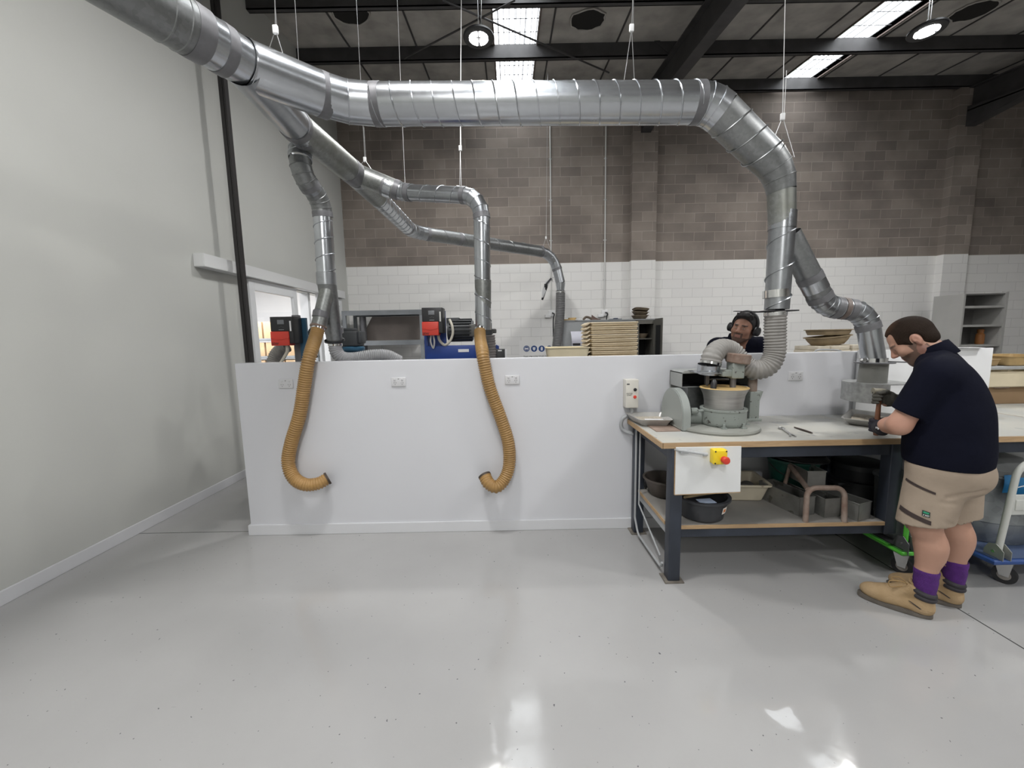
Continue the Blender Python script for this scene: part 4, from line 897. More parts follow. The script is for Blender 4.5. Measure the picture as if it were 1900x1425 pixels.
# ------------------------------------------------------------------ behind the dividing wall
MB_ = MB
MOTOR = mat('motor_grey', (.045, .048, .052), .5, .2, .2, 9); TEAL = mat('teal_paint', (.03, .10, .17), .45); IVC = mat('ivory_cable', (.55, .52, .44), .45)
def controller(px0, px1, py0, pyr, py1, Y, label, d=.17, strip=True):
    """drive controller: black upper housing, red lower cover"""
    a, r, b = at(px0, py0, Y), at(px0, pyr, Y), at(px1, py1, Y); o = thing('drive_controller', label, 'controller', ((a.x + b.x) / 2, Y + d / 2, b.z))
    w = b.x - a.x
    MB().rbox((a.x, Y + .006, b.z + .02), (a.x + w, Y + d, a.z), .006).rbox((a.x, Y, r.z), (a.x + w, Y + .02, a.z), .004).build('housing', BLACK, o)
    rc = MB(); rc.rbox((a.x - .003, Y - .008, b.z), (a.x + w * .80, Y + .10, r.z - .002), .006).build('red_cover', RED, o)
    zm = r.z - (r.z - b.z) * .55; MB().tube(bez([V((a.x, Y - .009, zm + .01)), V((a.x + w * .4, Y - .011, zm - .004)), V((a.x + w * .8, Y - .009, zm + .01))], 6), .003, 6).build('cover_ridge', RED, o)
    MB().rbox((a.x + w * .32, Y - .003, r.z + (a.z - r.z) * .48), (a.x + w * .62, Y + .004, r.z + (a.z - r.z) * .78), .002).build('display', mat('display_grey', (.16, .17, .18), .3), o)
    for k in range(3): c = V((a.x + w * (.40 + .08 * k), Y - .001, r.z + (a.z - r.z) * (.28 if k != 1 else .33))); MB().cyl(c, c + V((0, .004, 0)), .006, seg=8).build('key', SLOT, o)
    MB().box((a.x + w * .36, Y - .0008, r.z + (a.z - r.z) * .09), (a.x + w * .6, Y + .002, r.z + (a.z - r.z) * .12)).build('rating_strip', GREY_P, o)
    MB().box((a.x + w * .86, Y - .0006, r.z + .0), (a.x + w * .93, Y + .002, r.z + (a.z - r.z) * .7)).build('label_strip', PAPER if strip else STEEL, o)
    text('lettering', 'SEW', w * .16, (a.x + w * .17, Y - .0095, b.z + (r.z - b.z) * .13), FACE, TEXT_BLACK, o)
    return a, b
# --- machine by the white wall
a, b = controller(500, 546, 588, 615, 641, 3.85, 'black drive controller with red cover near the white wall and sliding doors')
mc = thing('belt_grinder', 'dark teal grinding machine partly hidden behind the dividing wall near first tan hose', 'machine', (-1.7, 4.0, 0))
x = at(560, 620, 4.0).x
p0, p1 = at(553, 590, 4.03), at(572, 655, 4.03)
MB().box((p0.x, 4.03, .95), (p1.x, 4.06, p0.z)).build('mounting_plate', TEAL, mc)
q0, q1 = at(543, 640, 4.05), at(557, 668, 4.05); MB().rbox((q0.x, 4.07, 0), (q1.x, 4.13, q0.z + .3), .005).build('stand_post', STEEL_D, mc)
MB().rbox((-2.25, 3.8, 1.02), (-1.45, 4.4, 1.10), .01).rbox((-2.1, 3.9, 0), (-1.6, 4.3, 1.02), .01).build('machine_bed', MOTOR, mc)
mo = at(652, 628, 3.95); MB().rbox(mo + V((-.105, -.10, -.075)), mo + V((.09, .10, .07)), .012).rbox(mo + V((-.05, -.06, .07)), mo + V((.04, .06, .10)), .005).rbox(mo + V((.085, -.07, -.05)), mo + V((.118, .07, .07)), .01).build('motor', MOTOR, mc)
fl = at(654, 647, 3.95); MB().lathe([(0, -.04), (.07, -.04), (.11, -.022), (.118, -.01), (.118, .012), (.10, .022), (0, .026)], fl, seg=32).build('flange', TEAL, mc)
MB().cyl(fl + V((0, 0, -.04)), V((fl.x, fl.y, .95)), .07).rbox((fl.x - .15, fl.y - .15, 0), (fl.x + .15, fl.y + .15, .95), .02).build('spindle', MOTOR, mc)
bl = at(590, 610, 3.9); MB().lathe([(0, -.06), (.06, -.06), (.065, 0), (.05, .05), (0, .05)], at(585, 618, 3.9), (.3, -1, 0), 24).build('fan_cowl', BLACK, mc)
tag(MB().tube(bez([at(577, 608, 3.85), at(584, 603, 3.8), at(592, 600, 3.8)], 6), .012, 8).build('cable', IVC), 'short ivory cable arching behind the first tan hose', 'cable')
tag(MB().tube(bez([at(533, 641, 3.9), at(533, 652, 3.9), at(528, 662, 3.9), at(520, 675, 3.9)], 6), .016, 8).build('cable', IVC), 'ivory cable hanging below the controller by the sliding doors', 'cable')
hose('flexible_hose', 'grey ribbed hose bulging low behind the wall under the controller near the doors', [at(532, 642, 4.2), at(520, 650, 4.2), at(510, 664, 4.2), at(506, 690, 4.2)], .065, HOSE_G, pitch=.02)
hose('flexible_hose', 'pale grey ribbed hose snaking along behind the wall from first duct', [at(622, 637, Y1 + .12), at(624, 652, Y1 + .12), at(636, 664, Y1 + .14), at(658, 665, Y1 + .2), at(690, 660, Y1 + .25), at(718, 660, Y1 + .3), at(742, 671, Y1 + .35)], .055, mat('pale_grey_hose', (.36, .36, .37), .45), pitch=.016, depth=.005, clamp=True)
# --- machine in the middle
a, b = controller(782, 822, 571, 597, 622, 3.80, 'black drive controller with red cover beside the middle tan hose', strip=False)
mb_ = thing('belt_grinder', 'royal blue grinding machine with black motor behind the middle tan hose', 'machine', (-.5, 4.1, 0))
p0, p1 = at(821, 577, 3.98), at(829, 650, 3.98)
MB().box((a.x + .02, 3.975, b.z - .1), (p1.x, 3.995, p0.z)).build('mounting_plate', BLUE, mb_)
q0, q1 = at(787, 622, 3.96), at(796, 662, 3.96); MB().rbox((q0.x, 3.955, q1.z - .05), (q1.x, 3.99, q0.z), .003).build('plate_leg', BLUE, mb_)
q0, q1 = at(790, 642, 3.9), at(884, 660, 3.9); MB().rbox((q0.x, 3.9, q1.z - .05), (q1.x, 4.0, q0.z), .008).rbox((q0.x + .02, 3.92, 0), (q1.x, 4.25, q1.z - .03), .01).build('machine_bed', BLUE, mb_)
q2, q3 = at(850, 648, 3.895), at(870, 653, 3.895); MB().box((q2.x, 3.896, q3.z), (q3.x, 3.902, q2.z)).build('maker_plate', PAPER, mb_)
m0, m1 = at(832, 613, 4.02), at(878, 613, 4.02); mm = MB(); mm.cyl(m0, m1, .098, seg=32)
for k in range(20):
    an = PI * 2 * k / 20; u = V((0, math.cos(an), math.sin(an))); n = V((0, -math.sin(an), math.cos(an))) * .004
    mm.prism([m0 + u * .095 + n + V((.02, 0, 0)), m0 + u * .115 + n + V((.02, 0, 0)), m0 + u * .115 - n + V((.02, 0, 0)), m0 + u * .095 - n + V((.02, 0, 0))], (m1.x - m0.x - .03, 0, 0))
mm.build('motor', MOTOR, mb_, smooth=40)
j0, j1 = at(829, 590, 4.0), at(853, 600, 4.0); MB().rbox((j0.x, 3.96, j1.z - .03), (j1.x, 4.08, j0.z), .006).build('junction_box', MOTOR, mb_)
k0, k1 = at(873, 601, 3.9), at(911, 624, 3.9); MB().rbox((k0.x - .02, 3.92, k1.z), (k1.x, 4.08, k0.z), .012).rbox((k1.x, 3.94, k1.z + .03), (k1.x + .05, 4.06, k0.z - .05), .01).rbox((k1.x - .03, 3.905, k1.z - .01), (k1.x + .01, 3.93, k0.z + .01), .004).build('gear_housing', mat('cast_grey', (.10, .098, .092), .6, .2, .2, 12), mb_)
MB().lathe([(.075, 0), (.085, 0), (.085, .03), (.075, .03), (.075, 0)], at(897, 612, Y2) - V((0, 0, .04)), seg=28, capped=False).build('duct_collar', MOTOR, mb_)
hose('flexible_hose', 'grey ribbed hose dropping behind the middle tan hose to the blue machine', [at(906, 622, 3.85), at(908, 645, 3.85), at(909, 680, 3.85)], .062, mat('dusty_hose', (.22, .20, .19), .6), pitch=.024, depth=.006)
bb = at(921, 645, 3.9); MB().cyl(bb, bb + V((0, .1, 0)), .028, seg=6).build('bolt_head', BLUE, mb_)
wc = [at(834, 593, 3.93), at(839, 605, 3.9), at(840, 620, 3.9), at(834, 634, 3.9), at(825, 640, 3.9), at(816, 632, 3.9), at(813, 622, 3.86)]
tag(MB().tube(bez(wc, 8), .013, 10).build('cable', IVC), 'thick ivory cable looping from controller to the black motor', 'cable')
tag(MB().tube(bez([at(800, 622, 3.86), at(799, 634, 3.86), at(804, 646, 3.88), at(806, 634, 3.86), at(804, 622, 3.86)], 8), .008, 8).build('cable', mat('white_cable', (.6, .6, .58), .5)), 'white cable loop hanging under the middle controller', 'cable')
k0, k1 = at(918, 648, 3.85), at(941, 670, 3.85); o = thing('control_box', 'small black box with white side label past the middle tan hose', 'box', (k0.x, 3.9, k1.z))
MB().rbox((k0.x, 3.85, k1.z - .2), (k1.x - .02, 3.97, k0.z), .005).build('box_body', BLACK, o); MB().box((k1.x - .02, 3.852, k1.z - .1), (k1.x - .004, 3.96, k0.z - .008)).build('side_label', PAPER, o); MB().box((k0.x + .03, 3.848, k0.z - .02), (k1.x - .05, 3.852, k0.z - .008)).build('top_label', PAPER, o); 
MB().rbox((k0.x - .02, 3.85, 0), (k1.x + .0, 4.0, k1.z - .2), .005).build('pedestal', MOTOR, o)
# --- grey rack at the back
RACK = mat('rack_grey', (.22, .235, .25), .5, .1, .1, 6); BRD = mat('grey_brown_board', (.17, .145, .13), .7, 0, .1, 4)
YR = 7.25; r0, r1 = at(634, 577, YR), at(784, 586, YR); rk = thing('storage_rack', 'grey steel rack with board panels against the back wall', 'rack', ((r0.x + r1.x) / 2, YR + .25, 0))
for x in (r0.x, r1.x - .06):
    for y in (YR, YR + .5): MB().rbox((x, y, 0), (x + .06, y + .05, r0.z), .004).build('upright', RACK, rk)
zs = at(700, 632, YR).z
for z, h in ((r0.z - .085, .085), (zs - .085, .085), (.3, .08)): MB().box((r0.x, YR - .005, z), (r1.x, YR + .02, z + h)).box((r0.x, YR + .53, z), (r1.x, YR + .55, z + h)).box((r0.x + .02, YR + .02, z + h - .02), (r1.x - .02, YR + .53, z + h)).build('shelf', RACK, rk)
pl = [at(690, 586, YR + .3), at(779, 586, YR + .3), at(779, 634, YR + .3), at(668, 634, YR + .3)]
tag(MB().prism([V((p.x, YR + .30, min(p.z, r0.z - .1) if i < 2 else zs + .002)) for i, p in enumerate(pl)], (0, .02, 0)).build('leaning_board', BRD), 'grey-brown board with sloping edge standing on the grey rack shelf', 'board')
for k, (px, w_, h_) in enumerate(((700, .5, .2), (742, .25, .16))):
    c = at(px, 655, YR + .1); tag(MB().rbox((c.x - w_ / 2, YR + .08, .385), (c.x + w_ / 2, YR + .45, .9 + h_), .01).build('carton', BRD), ('wide brown carton low in the grey rack behind the pale hose', 'narrow brown carton low in the grey rack at its far post')[k], 'carton')
dp = at(655, 590, YR - .25); MB().cyl((dp.x, YR + .2, 0), (dp.x, YR + .2, r0.z - .1), .06).build('dark_post', STEEL_D, rk)
# --- store room shelving with cartons, seen through the sliding doors
BOXM = mat('cardboard', (.52, .36, .21), .75, 0, .08, 4); TAPEM = mat('packing_tape', (.62, .50, .34), .4)
YS = 7.3; sr = thing('store_shelving', 'grey steel shelving full of cartons inside the room behind the glass doors', 'shelving', (-4.5, YS + .2, 0))
SX0, SX1 = -5.3, -3.55
lev = [.35, 1.02, 1.335, 1.66]
for z in lev: MB().rbox((SX0, YS, z - .045), (SX1, YS + .45, z), .003).build('shelf', RACK, sr)
for x in (SX0, SX1 - .04): MB().box((x, YS, 0), (x + .04, YS + .45, 1.70)).build('upright', RACK, sr)
n = 0; names = {0: 'bottom', 1: 'lower', 2: 'middle', 3: 'top'}
for li, z in enumerate(lev[1:], 1):
    x = SX0 + .06; k = 0
    while x < SX1 - .3:
        w = (.36, .33, .38, .34)[(k + li) % 4]; h = (.0, .24, .25, .30)[li]
        o = thing('cardboard_carton', 'brown carton on the %s shelf of the store room, box %s from the doors' % (names[li], ('fourth', 'third', 'second', 'first', 'fifth', 'sixth')[k % 6] if k < 4 else 'next to the shelf end'), 'carton', (x + w / 2, YS + .2, z), 'cartons on the store room shelving')
        MB().rbox((x, YS + .02, z + .001), (x + w - .02, YS + .42, z + h), .004).build('carton_body', BOXM, o); MB().box((x + w * .42, YS + .0185, z + h * .55), (x + w * .54, YS + .021, z + h - .004)).box((x + w * .42, YS + .02, z + h - .001), (x + w * .54, YS + .42, z + h + .001)).build('tape', TAPEM, o)
        x += w + .01; k += 1
# --- grey cabinet against the back wall
CAB = mat('cabinet_grey', (.25, .26, .265), .5, .1, .1, 5, spots=((.17, .17, .165), 6, .66)); CABD = mat('cabinet_olive', (.12, .115, .10), .55, .1, .15, 5)
YC = 7.36; c0, c1, c2 = at(1044, 592, YC), at(1180, 592, YC), at(1216, 595, YC)
cb = thing('steel_cabinet', 'grey steel cabinet with one olive door open against back wall', 'cabinet', ((c0.x + c2.x) / 2, YC + .25, 0))
zc = c1.z
MB().rbox((c0.x, YC, 0), (c1.x, YC + .5, zc - .02), .006).box((c0.x, YC - .01, zc - .02), (c2.x, YC + .5, zc)).build('carcass', CAB, cb)
MB().box((c1.x, YC + .47, 0), (c2.x, YC + .5, zc - .02)).box((c2.x - .03, YC, 0), (c2.x, YC + .5, zc - .02)).box((c1.x + .002, YC - .004, zc - .09), (c2.x - .03, YC + .02, zc - .02)).box((c1.x + .002, YC - .004, 0), (c1.x + .06, YC + .01, zc - .09)).build('open_bay', CABD, cb)
for k in range(4): MB().box((c1.x, YC + .05, .4 + .37 * k), (c2.x - .03, YC + .47, .42 + .37 * k)).build('shelf', CABD, cb)
MB().box((c1.x, YC + .44, .02), (c2.x - .03, YC + .468, zc - .03)).build('cabinet_back', BLACK_M, cb)
d0 = V((c2.x - .01, YC, 0)); d1 = at(1229, 592, YC - .35); R_ = (V((d1.x, YC - .35, 0)) - d0); dr = MB().prism([d0, d0 + R_, d0 + R_ + V((0, 0, zc - .0)), d0 + V((0, 0, zc))], (.02, .02, 0)).build('door', CABD, cb)
q_ = lambda t, z: d0 + R_ * t + V((-.006, -.003, z)); MB().prism([q_(.2, .2), q_(.8, .2), q_(.8, zc - .12), q_(.2, zc - .12)], (.004, .004, 0)).build('recess_panel', BLACK_M, dr)
MB().box(q_(.93, .95) - V((.0, .02, .05)), q_(.93, .95) + V((.06, .02, .05))).build('handle', BLACK, dr)
bq = (c1.x + c2.x) / 2
tag(MB().lathe([(0, 0), (.07, 0), (.12, .09), (.11, .09), (.06, .012), (0, .01)], (bq, YC + .2, .4 + .37 * 3 + .021), seg=24).build('bowl', mat('tan_bowl', (.25, .2, .14), .6)), 'small tan bowl inside the open olive cabinet', 'bowl')
# notices on the cabinet
n0, n1 = at(1059, 615, YC - .02), at(1081, 643, YC - .02); o = thing('notice_sheet', 'curled white notice with a black band taped to the grey cabinet', 'notice', n0)
nb = MB(); vs = []
for i in range(7):
    t = i / 6; z = n0.z + (n1.z - n0.z) * t; y = YC - .004 - .05 * math.sin(PI * t)
    for s in range(5): u = s / 4; vs.append(V((n0.x + (n1.x - n0.x) * (u * .9 + .1 * (t if u < .5 else 1)), y, z)))
nb.add(vs, [(i*5+s, i*5+s+1, (i+1)*5+s+1, (i+1)*5+s) for i in range(6) for s in range(4)]); nb.build('sheet', mat('lilac_paper', (.62, .62, .70), .6), o)
b0, b1 = at(1063, 637, YC - .05), at(1077, 641, YC - .05); MB().box((b0.x, YC - .036, b1.z), (b1.x, YC - .033, b0.z)).build('black_band', BLACK, o)
n0, n1 = at(1079, 608, YC - .03), at(1094, 615, YC - .03); o = thing('small_sign', 'small white sign fixed to the grey cabinet beside the tray stack', 'sign', n0); MB().box((n0.x, YC - .03, n1.z), (n1.x, YC - .02, n0.z)).box((n0.x + .02, YC - .02, n1.z + .01), (n1.x - .02, YC, n0.z - .01)).build('sign_plate', PAPER, o); MB().box((n0.x + .02, YC - .0315, n1.z + .025), (n1.x - .03, YC - .0295, n0.z - .025)).build('print', TEXT_BLACK, o)
# things on the cabinet
WD = mat('yellow_timber', (.48, .33, .14), .6, 0, .2, 9); BRN = mat('brown_felt', (.13, .10, .075), .85, 0, .2, 10)
t0 = at(1057, 590, YC + .2); tag(MB().rbox((t0.x - .14, YC + .15, zc), (t0.x + .1, YC + .3, zc + .03), .004).rbox((t0.x - .02, YC + .16, zc + .03), (t0.x + .12, YC + .27, zc + .055), .004).build('timber_offcut', WD), 'yellow timber offcuts on the cabinet beside the dark hose', 'timber')
t0 = at(1090, 589, YC + .2); tag(MB().tube(bez([V((t0.x - .08, YC + .2, zc + .012)), V((t0.x - .03, YC + .2, zc + .06)), V((t0.x + .03, YC + .18, zc + .05)), V((t0.x + .09, YC + .2, zc + .015))], 6), .022, 8).build('leather_strap', BRN), 'curled brown leather strap lying on the grey cabinet', 'strap')
t0 = at(1103, 588, YC + .2); tag(MB().prism([(t0.x - .07, YC + .15, zc + .002), (t0.x + .10, YC + .12, zc + .002), (t0.x + .09, YC + .3, zc + .002), (t0.x - .03, YC + .3, zc + .09)], (0, .01, .02)).build('work_glove', mat('dark_red_brown', (.10, .06, .05), .8)), 'crumpled dark brown glove lying on the grey cabinet', 'glove')
t0 = at(1141, 591, YC + .2); tag(MB().rbox((t0.x - .10, YC + .12, zc), (t0.x + .11, YC + .3, zc + .018), .005).rbox((t0.x - .02, YC + .16, zc + .018), (t0.x + .05, YC + .26, zc + .035), .005).build('folded_rag', mat('slate_rag', (.07, .08, .11), .85)), 'dark slate folded rag lying flat on the grey cabinet', 'rag')
def fbasin(c, w, d, h, tilt, label, m, group, flare=.35):
    o = thing('shallow_basin', label, 'basin', c, group); R = rot('Y', tilt[0]) @ rot('X', tilt[1]); rings = []
    n = 28
    def ring(s, z): return [c + R @ V((w / 2 * s * math.copysign(abs(math.cos(2*PI*k/n))**.6, math.cos(2*PI*k/n)), d / 2 * s * math.copysign(abs(math.sin(2*PI*k/n))**.6, math.sin(2*PI*k/n)), z)) for k in range(n)]
    L_ = [ring(1 - flare, 0), ring(1 - flare * .4, h * .5), ring(1, h), ring(1.06, h), ring(1.06, h - .01), ]; mb = MB()
    sk = [(k, (k+1) % n, n + (k+1) % n, n + k) for k in range(n)]
    for A, B in zip(L_, L_[1:]): mb.add(A + B, sk)
    inn = [ring(1.0 - .04, h - .002), ring(1 - flare * .5, h * .4), ring(1 - flare * 1.05, .008)]
    mb.add(L_[2] + inn[0], sk)
    for A, B in zip(inn, inn[1:]): mb.add(A + B, sk)
    mb.add(inn[-1], [list(range(n))]); mb.add(L_[0], [list(range(n))[::-1]]); mb.build('basin_shell', m, o, smooth=60); return o
BASB = mat('brown_basin', (.16, .125, .085), .75, 0, .25, 8)
t0 = at(1187, 592, YC + .25); fbasin(V((t0.x, YC + .25, zc + .002)), .28, .3, .075, (0, 0), 'lowest dark brown basin of the pair on the grey cabinet', BASB, 'brown basins on the cabinet'); fbasin(V((t0.x, YC + .25, zc + .075)), .28, .3, .07, (4, 3), 'middle brown basin stacked on the grey cabinet', BASB, 'brown basins on the cabinet'); fbasin(V((t0.x + .01, YC + .25, zc + .155)), .27, .28, .04, (6, -8), 'topmost warped brown basin stacked on the grey cabinet', BASB, 'brown basins on the cabinet', .1)
# --- table with stacked cream trays
TABM = mat('table_grey', (.2, .2, .2), .6)
def table(label, x0, x1, y0, y1, z):
    o = thing('work_table', label, 'table', ((x0 + x1) / 2, (y0 + y1) / 2, 0)); MB().rbox((x0, y0, z - .04), (x1, y1, z), .004).build('table_top', TABM, o)
    for x in (x0 + .05, x1 - .05):
        for y in (y0 + .05, y1 - .05): MB().rbox((x - .025, y - .025, 0), (x + .025, y + .025, z - .04), .003).build('leg', STEEL_D, o)
    return o
YT = 4.6; s0, s1 = at(1098, 598, YT), at(1183, 657, YT); tz = at(1140, 666, YT).z
table('steel table carrying the stacked cream trays behind the dividing wall', at(1005, 660, YT).x, at(1200, 660, YT).x, YT - .25, YT + .75, tz)
STC = mat('stained_tray', (.62, .52, .36), .55, 0, .12, 5, c2=(.50, .40, .26), stretch=(1, 1, 5)); STC2 = mat('tray_lip', (.66, .56, .40), .5, 0, .1, 6)
N = 9; H = (s0.z - tz); hh = H / N
ordn = ('bottom', 'second from bottom', 'third from bottom', 'fourth from bottom', 'middle', 'fourth from top', 'third from top', 'second from top', 'topmost')
tr0 = None
for k in range(N):
    z = tz + hh * k; x0, x1 = at(1098, 630, YT).x, at(1183, 630, YT).x; jit = random.uniform(-.006, .006)
    if tr0 is None:
        tr0 = thing('bakery_tray', '', 'tray', (0, 0, 0), 'cream trays stacked on the table'); mb = MB(); w = x1 - x0
        mb.rbox((0, 0, .003), (w, .62, hh * .80), .012).rbox((-.006, -.008, hh * .58), (w + .006, .628, hh * .96), .008).build('tray_body', STC, tr0, smooth=40)
        ear = MB(); ear.prism([(-.008, .02, hh * .9), (-.05, .02, hh * .25), (-.062, .02, hh * .25), (-.062, .02, hh * .55), (-.02, .02, hh * 1.02)], (0, .34, 0)); ear.build('tray_lip', STC2, tr0)
        t = tr0
    else: t = copy_tree(tr0)
    t.location = (x0 + jit, YT + jit, z + .001); t['label'] = '%s cream tray of the stack behind the dividing wall' % ordn[k]
u0, u1 = at(1014, 646, 4.42), at(1098, 658, 4.42)
tray('plastic_tray', 'single cream tray on the table beside the tall tray stack', 'tray', [(u0.x + .03, 5.0), (u0.x, 4.42), (u1.x - .02, 4.42), (u1.x - .05, 5.0)], tz + .001, u0.z - tz, .03, mat('clean_cream', (.68, .60, .42), .5, 0, .06, 4), .012)
# --- stack of goods further along
YG = 4.5; g0 = at(1519, 651, YG); gz = g0.z - .05
table('steel table carrying pale slabs and brown basins behind the dividing wall', g0.x - .2, at(1640, 651, YG).x, YG - .2, YG + .7, gz)
SLAB = mat('plaster_slab', (.60, .54, .44), .8, 0, .12, 8)
for k, (p0, p1, zz, lab) in enumerate(((1519, 1543, 0, 'pale plaster slab at the near end under the brown basins'), (1544, 1580, 0, 'wide pale plaster slab directly under the brown basins'), (1582, 1610, 0, 'pale plaster slab half hidden behind the zigzag duct'))):
    a, b = at(p0, 640, YG), at(p1, 640, YG); h = (.10, .105, .11)[k]
    tag(MB().rbox((a.x, YG, gz), (b.x, YG + .4, gz + h * .52), .01).rbox((a.x + .01, YG + .01, gz + h * .53), (b.x - .005, YG + .4, gz + h), .01).build('plaster_slab', SLAB), lab, 'slab', 'plaster slabs behind the dividing wall')
hr = [at(1511, 664, YG - .06), at(1513, 652, YG - .06), at(1522, 649, YG - .06), at(1555, 650, YG - .06), at(1563, 655, YG - .06), at(1564, 664, YG - .06)]
tag(MB().tube(bez(hr, 5), .010, 8).build('bent_rail', GREY_P), 'grey bent rail standing in front of the pale slabs', 'rail')
bs = at(1564, 636, YG); TANB = mat('tan_basin', (.30, .23, .14), .7, 0, .2, 7)
fbasin(V((bs.x, YG + .22, gz + .112)), .40, .36, .10, (-5, 0), 'tilted tan basin resting on the pale slabs', TANB, 'tan basins behind the dividing wall', .3); fbasin(V((bs.x - .005, YG + .22, gz + .225)), .40, .36, .065, (0, 0), 'upper tan basin with sagging cloth on the pale slabs', TANB, 'tan basins behind the dividing wall', .12)
# --- grey open locker against the far back wall
LK = mat('locker_grey', (.38, .375, .36), .5, .1, .05, 4); LKI = mat('locker_inside', (.17, .165, .16), .6)
YL = 6.95; l0, l1 = at(1790, 545, YL), at(1868, 545, YL); lz = l0.z; lk = thing('steel_locker', 'tall grey open shelving locker against the back wall', 'shelving', ((l0.x + l1.x) / 2, YL + .22, 0))
MB().box((l0.x, YL, 0), (l0.x + .03, YL + .5, lz)).build('side_panel', LK, lk); MB().box((l1.x, YL, 0), (l1.x + .04, YL + .5, lz + .02)).build('side_panel', LK, lk)
MB().box((l0.x + .03, YL + .47, 0), (l1.x, YL + .5, lz - .02)).box((l0.x + .03, YL + .02, lz - .02), (l1.x, YL + .5, lz)).build('back_panel', LKI, lk)
zl = [at(1830, y, YL).z for y in (569, 604, 641, 676, 710)] + [.5, .1]
for z in zl: MB().rbox((l0.x + .03, YL + .01, z - .02), (l1.x, YL + .46, z + .018), .003).build('shelf', LK, lk)
st = MB(); 
for k in range(60): z = .2 + k * .034; st.box((l1.x - .004, YL + .05, z), (l1.x + .001, YL + .065, z + .012))
xm = (l0.x + l1.x) / 2
for k in range(60): z = .2 + k * .034; st.box((xm - .008, YL + .463, z), (xm + .008, YL + .470, z + .012))
sl = st.build('slotted_strip', mat('slot_light', (.34, .34, .33), .5), lk, merge=False); sl['kind'] = 'stuff'
bo = V((l1.x - .14, YL + .2, 0)); o = thing('spray_bottle', 'orange bottle standing on a shelf of the tall grey locker', 'bottle', (bo.x, YL + .2, zl[2] + .018)); OR = mat('orange_plastic', (.30, .12, .035), .5)
MB().lathe([(0, 0), (.055, 0), (.06, .02), (.058, .17), (.035, .20), (0, .20)], (bo.x, YL + .2, zl[2] + .019), seg=24).build('bottle_body', OR, o); MB().lathe([(0, 0), (.04, 0), (.045, .02), (.045, .06), (.03, .07), (0, .07)], (bo.x, YL + .2, zl[2] + .219), seg=20).build('bottle_cap', OR, o)
# ------------------------------------------------------------------ on the back wall
def conduit(px, py1, label, lab2):
    c = at(px, py1, YB); X = c.x
    o = thing('wall_conduit', label, 'conduit', (X, YB - .02, c.z)); MB().cyl((X, YB - .022, c.z), (X, YB - .022, 6.0), .0135, seg=10).build('tube', mat('conduit_pale', (.62, .615, .60), .5), o)
    z = c.z + .6
    while z < 5.9: MB().box((X - .03, YB - .012, z), (X + .03, YB, z + .02)).cyl((X, YB - .022, z), (X, YB - .022, z + .02), .018, seg=10).build('saddle_clip', STEEL, o); z += .75
    p = thing('wall_socket', lab2, 'socket', (X, YB - .05, c.z - .1)); MB().rbox((X - .06, YB - .05, c.z - .10), (X + .06, YB, c.z + .02), .008).rbox((X - .13, YB - .06, c.z - .12), (X - .02, YB - .005, c.z - .06), .006).build('socket_box', WHITE, p)
    MB().tube(bez([V((X + .01, YB - .06, c.z - .03)), V((X + .05, YB - .08, c.z - .06)), V((X + .03, YB - .07, c.z - .16)), V((X + .03, YB - .05, c.z - .5))], 6), .012, 8).build('plug_lead', BLACK, p)
conduit(1023, 578, 'pale vertical conduit on the back wall behind the far dark hose', 'white wall socket on the back wall behind the far dark hose')
conduit(1121, 577, 'pale vertical conduit on the back wall above the grey cabinet', 'white wall socket on the back wall above the grey cabinet')
# protective equipment sign
g0, g1 = at(963, 632, YB), at(1046, 672, YB); o = thing('safety_sign', 'white safety sign with four blue symbols on the back wall', 'sign', (g0.x, YB - .01, g1.z))
MB().box((g0.x, YB - .008, g1.z), (g1.x, YB - .001, g0.z)).build('sign_board', mat('sign_white', (.80, .79, .775), .5), o)
BLU = mat('sign_blue', (.015, .06, .22), .5); SW = mat('symbol_white', (.75, .75, .78), .5)
for k, px in enumerate((977, 991, 1005, 1019)):
    c = at(px, 647, YB - .01); c.y = YB - .010
    bl = MB().cyl(c, c + V((0, .003, 0)), .062, seg=28).build('symbol_disc', BLU, o); g = MB()
    if k == 0: g.box(c + V((-.034, -.002, -.016)), c + V((.034, 0, .016))).tube([c + V((.045 * math.cos(2*PI*i/20), -.001, .045 * math.sin(2*PI*i/20))) for i in range(20)], .003, 4, closed=True)
    if k == 1: g.prism([c + V((-.026, 0, .03)), c + V((.026, 0, .03)), c + V((.026, 0, -.01)), c + V((0, 0, -.042)), c + V((-.026, 0, -.01))], (0, -.002, 0))
    if k == 2: g.prism([c + V((-.018, 0, -.035)), c + V((.02, 0, -.035)), c + V((.024, 0, .02)), c + V((.01, 0, .04)), c + V((-.01, 0, .036)), c + V((-.02, 0, .01))], (0, -.002, 0))
    if k == 3: g.prism([c + V((-.02, 0, .02)), c + V((.02, 0, .02)), c + V((.012, 0, -.035)), c + V((-.012, 0, -.035))], (0, -.002, 0))
    g.build('white_symbol', SW, bl)
c = at(1004, 661.5, YB - .01); text('lettering', 'THIS PROTECTIVE EQUIPMENT', .052, (c.x + .0, YB - .0095, c.z), FACE, TEXT_BLACK, o)
c2 = at(1004, 668, YB - .01); text('lettering', 'MUST BE WORN', .052, (c2.x, YB - .0095, c2.z), FACE, TEXT_BLACK, o)
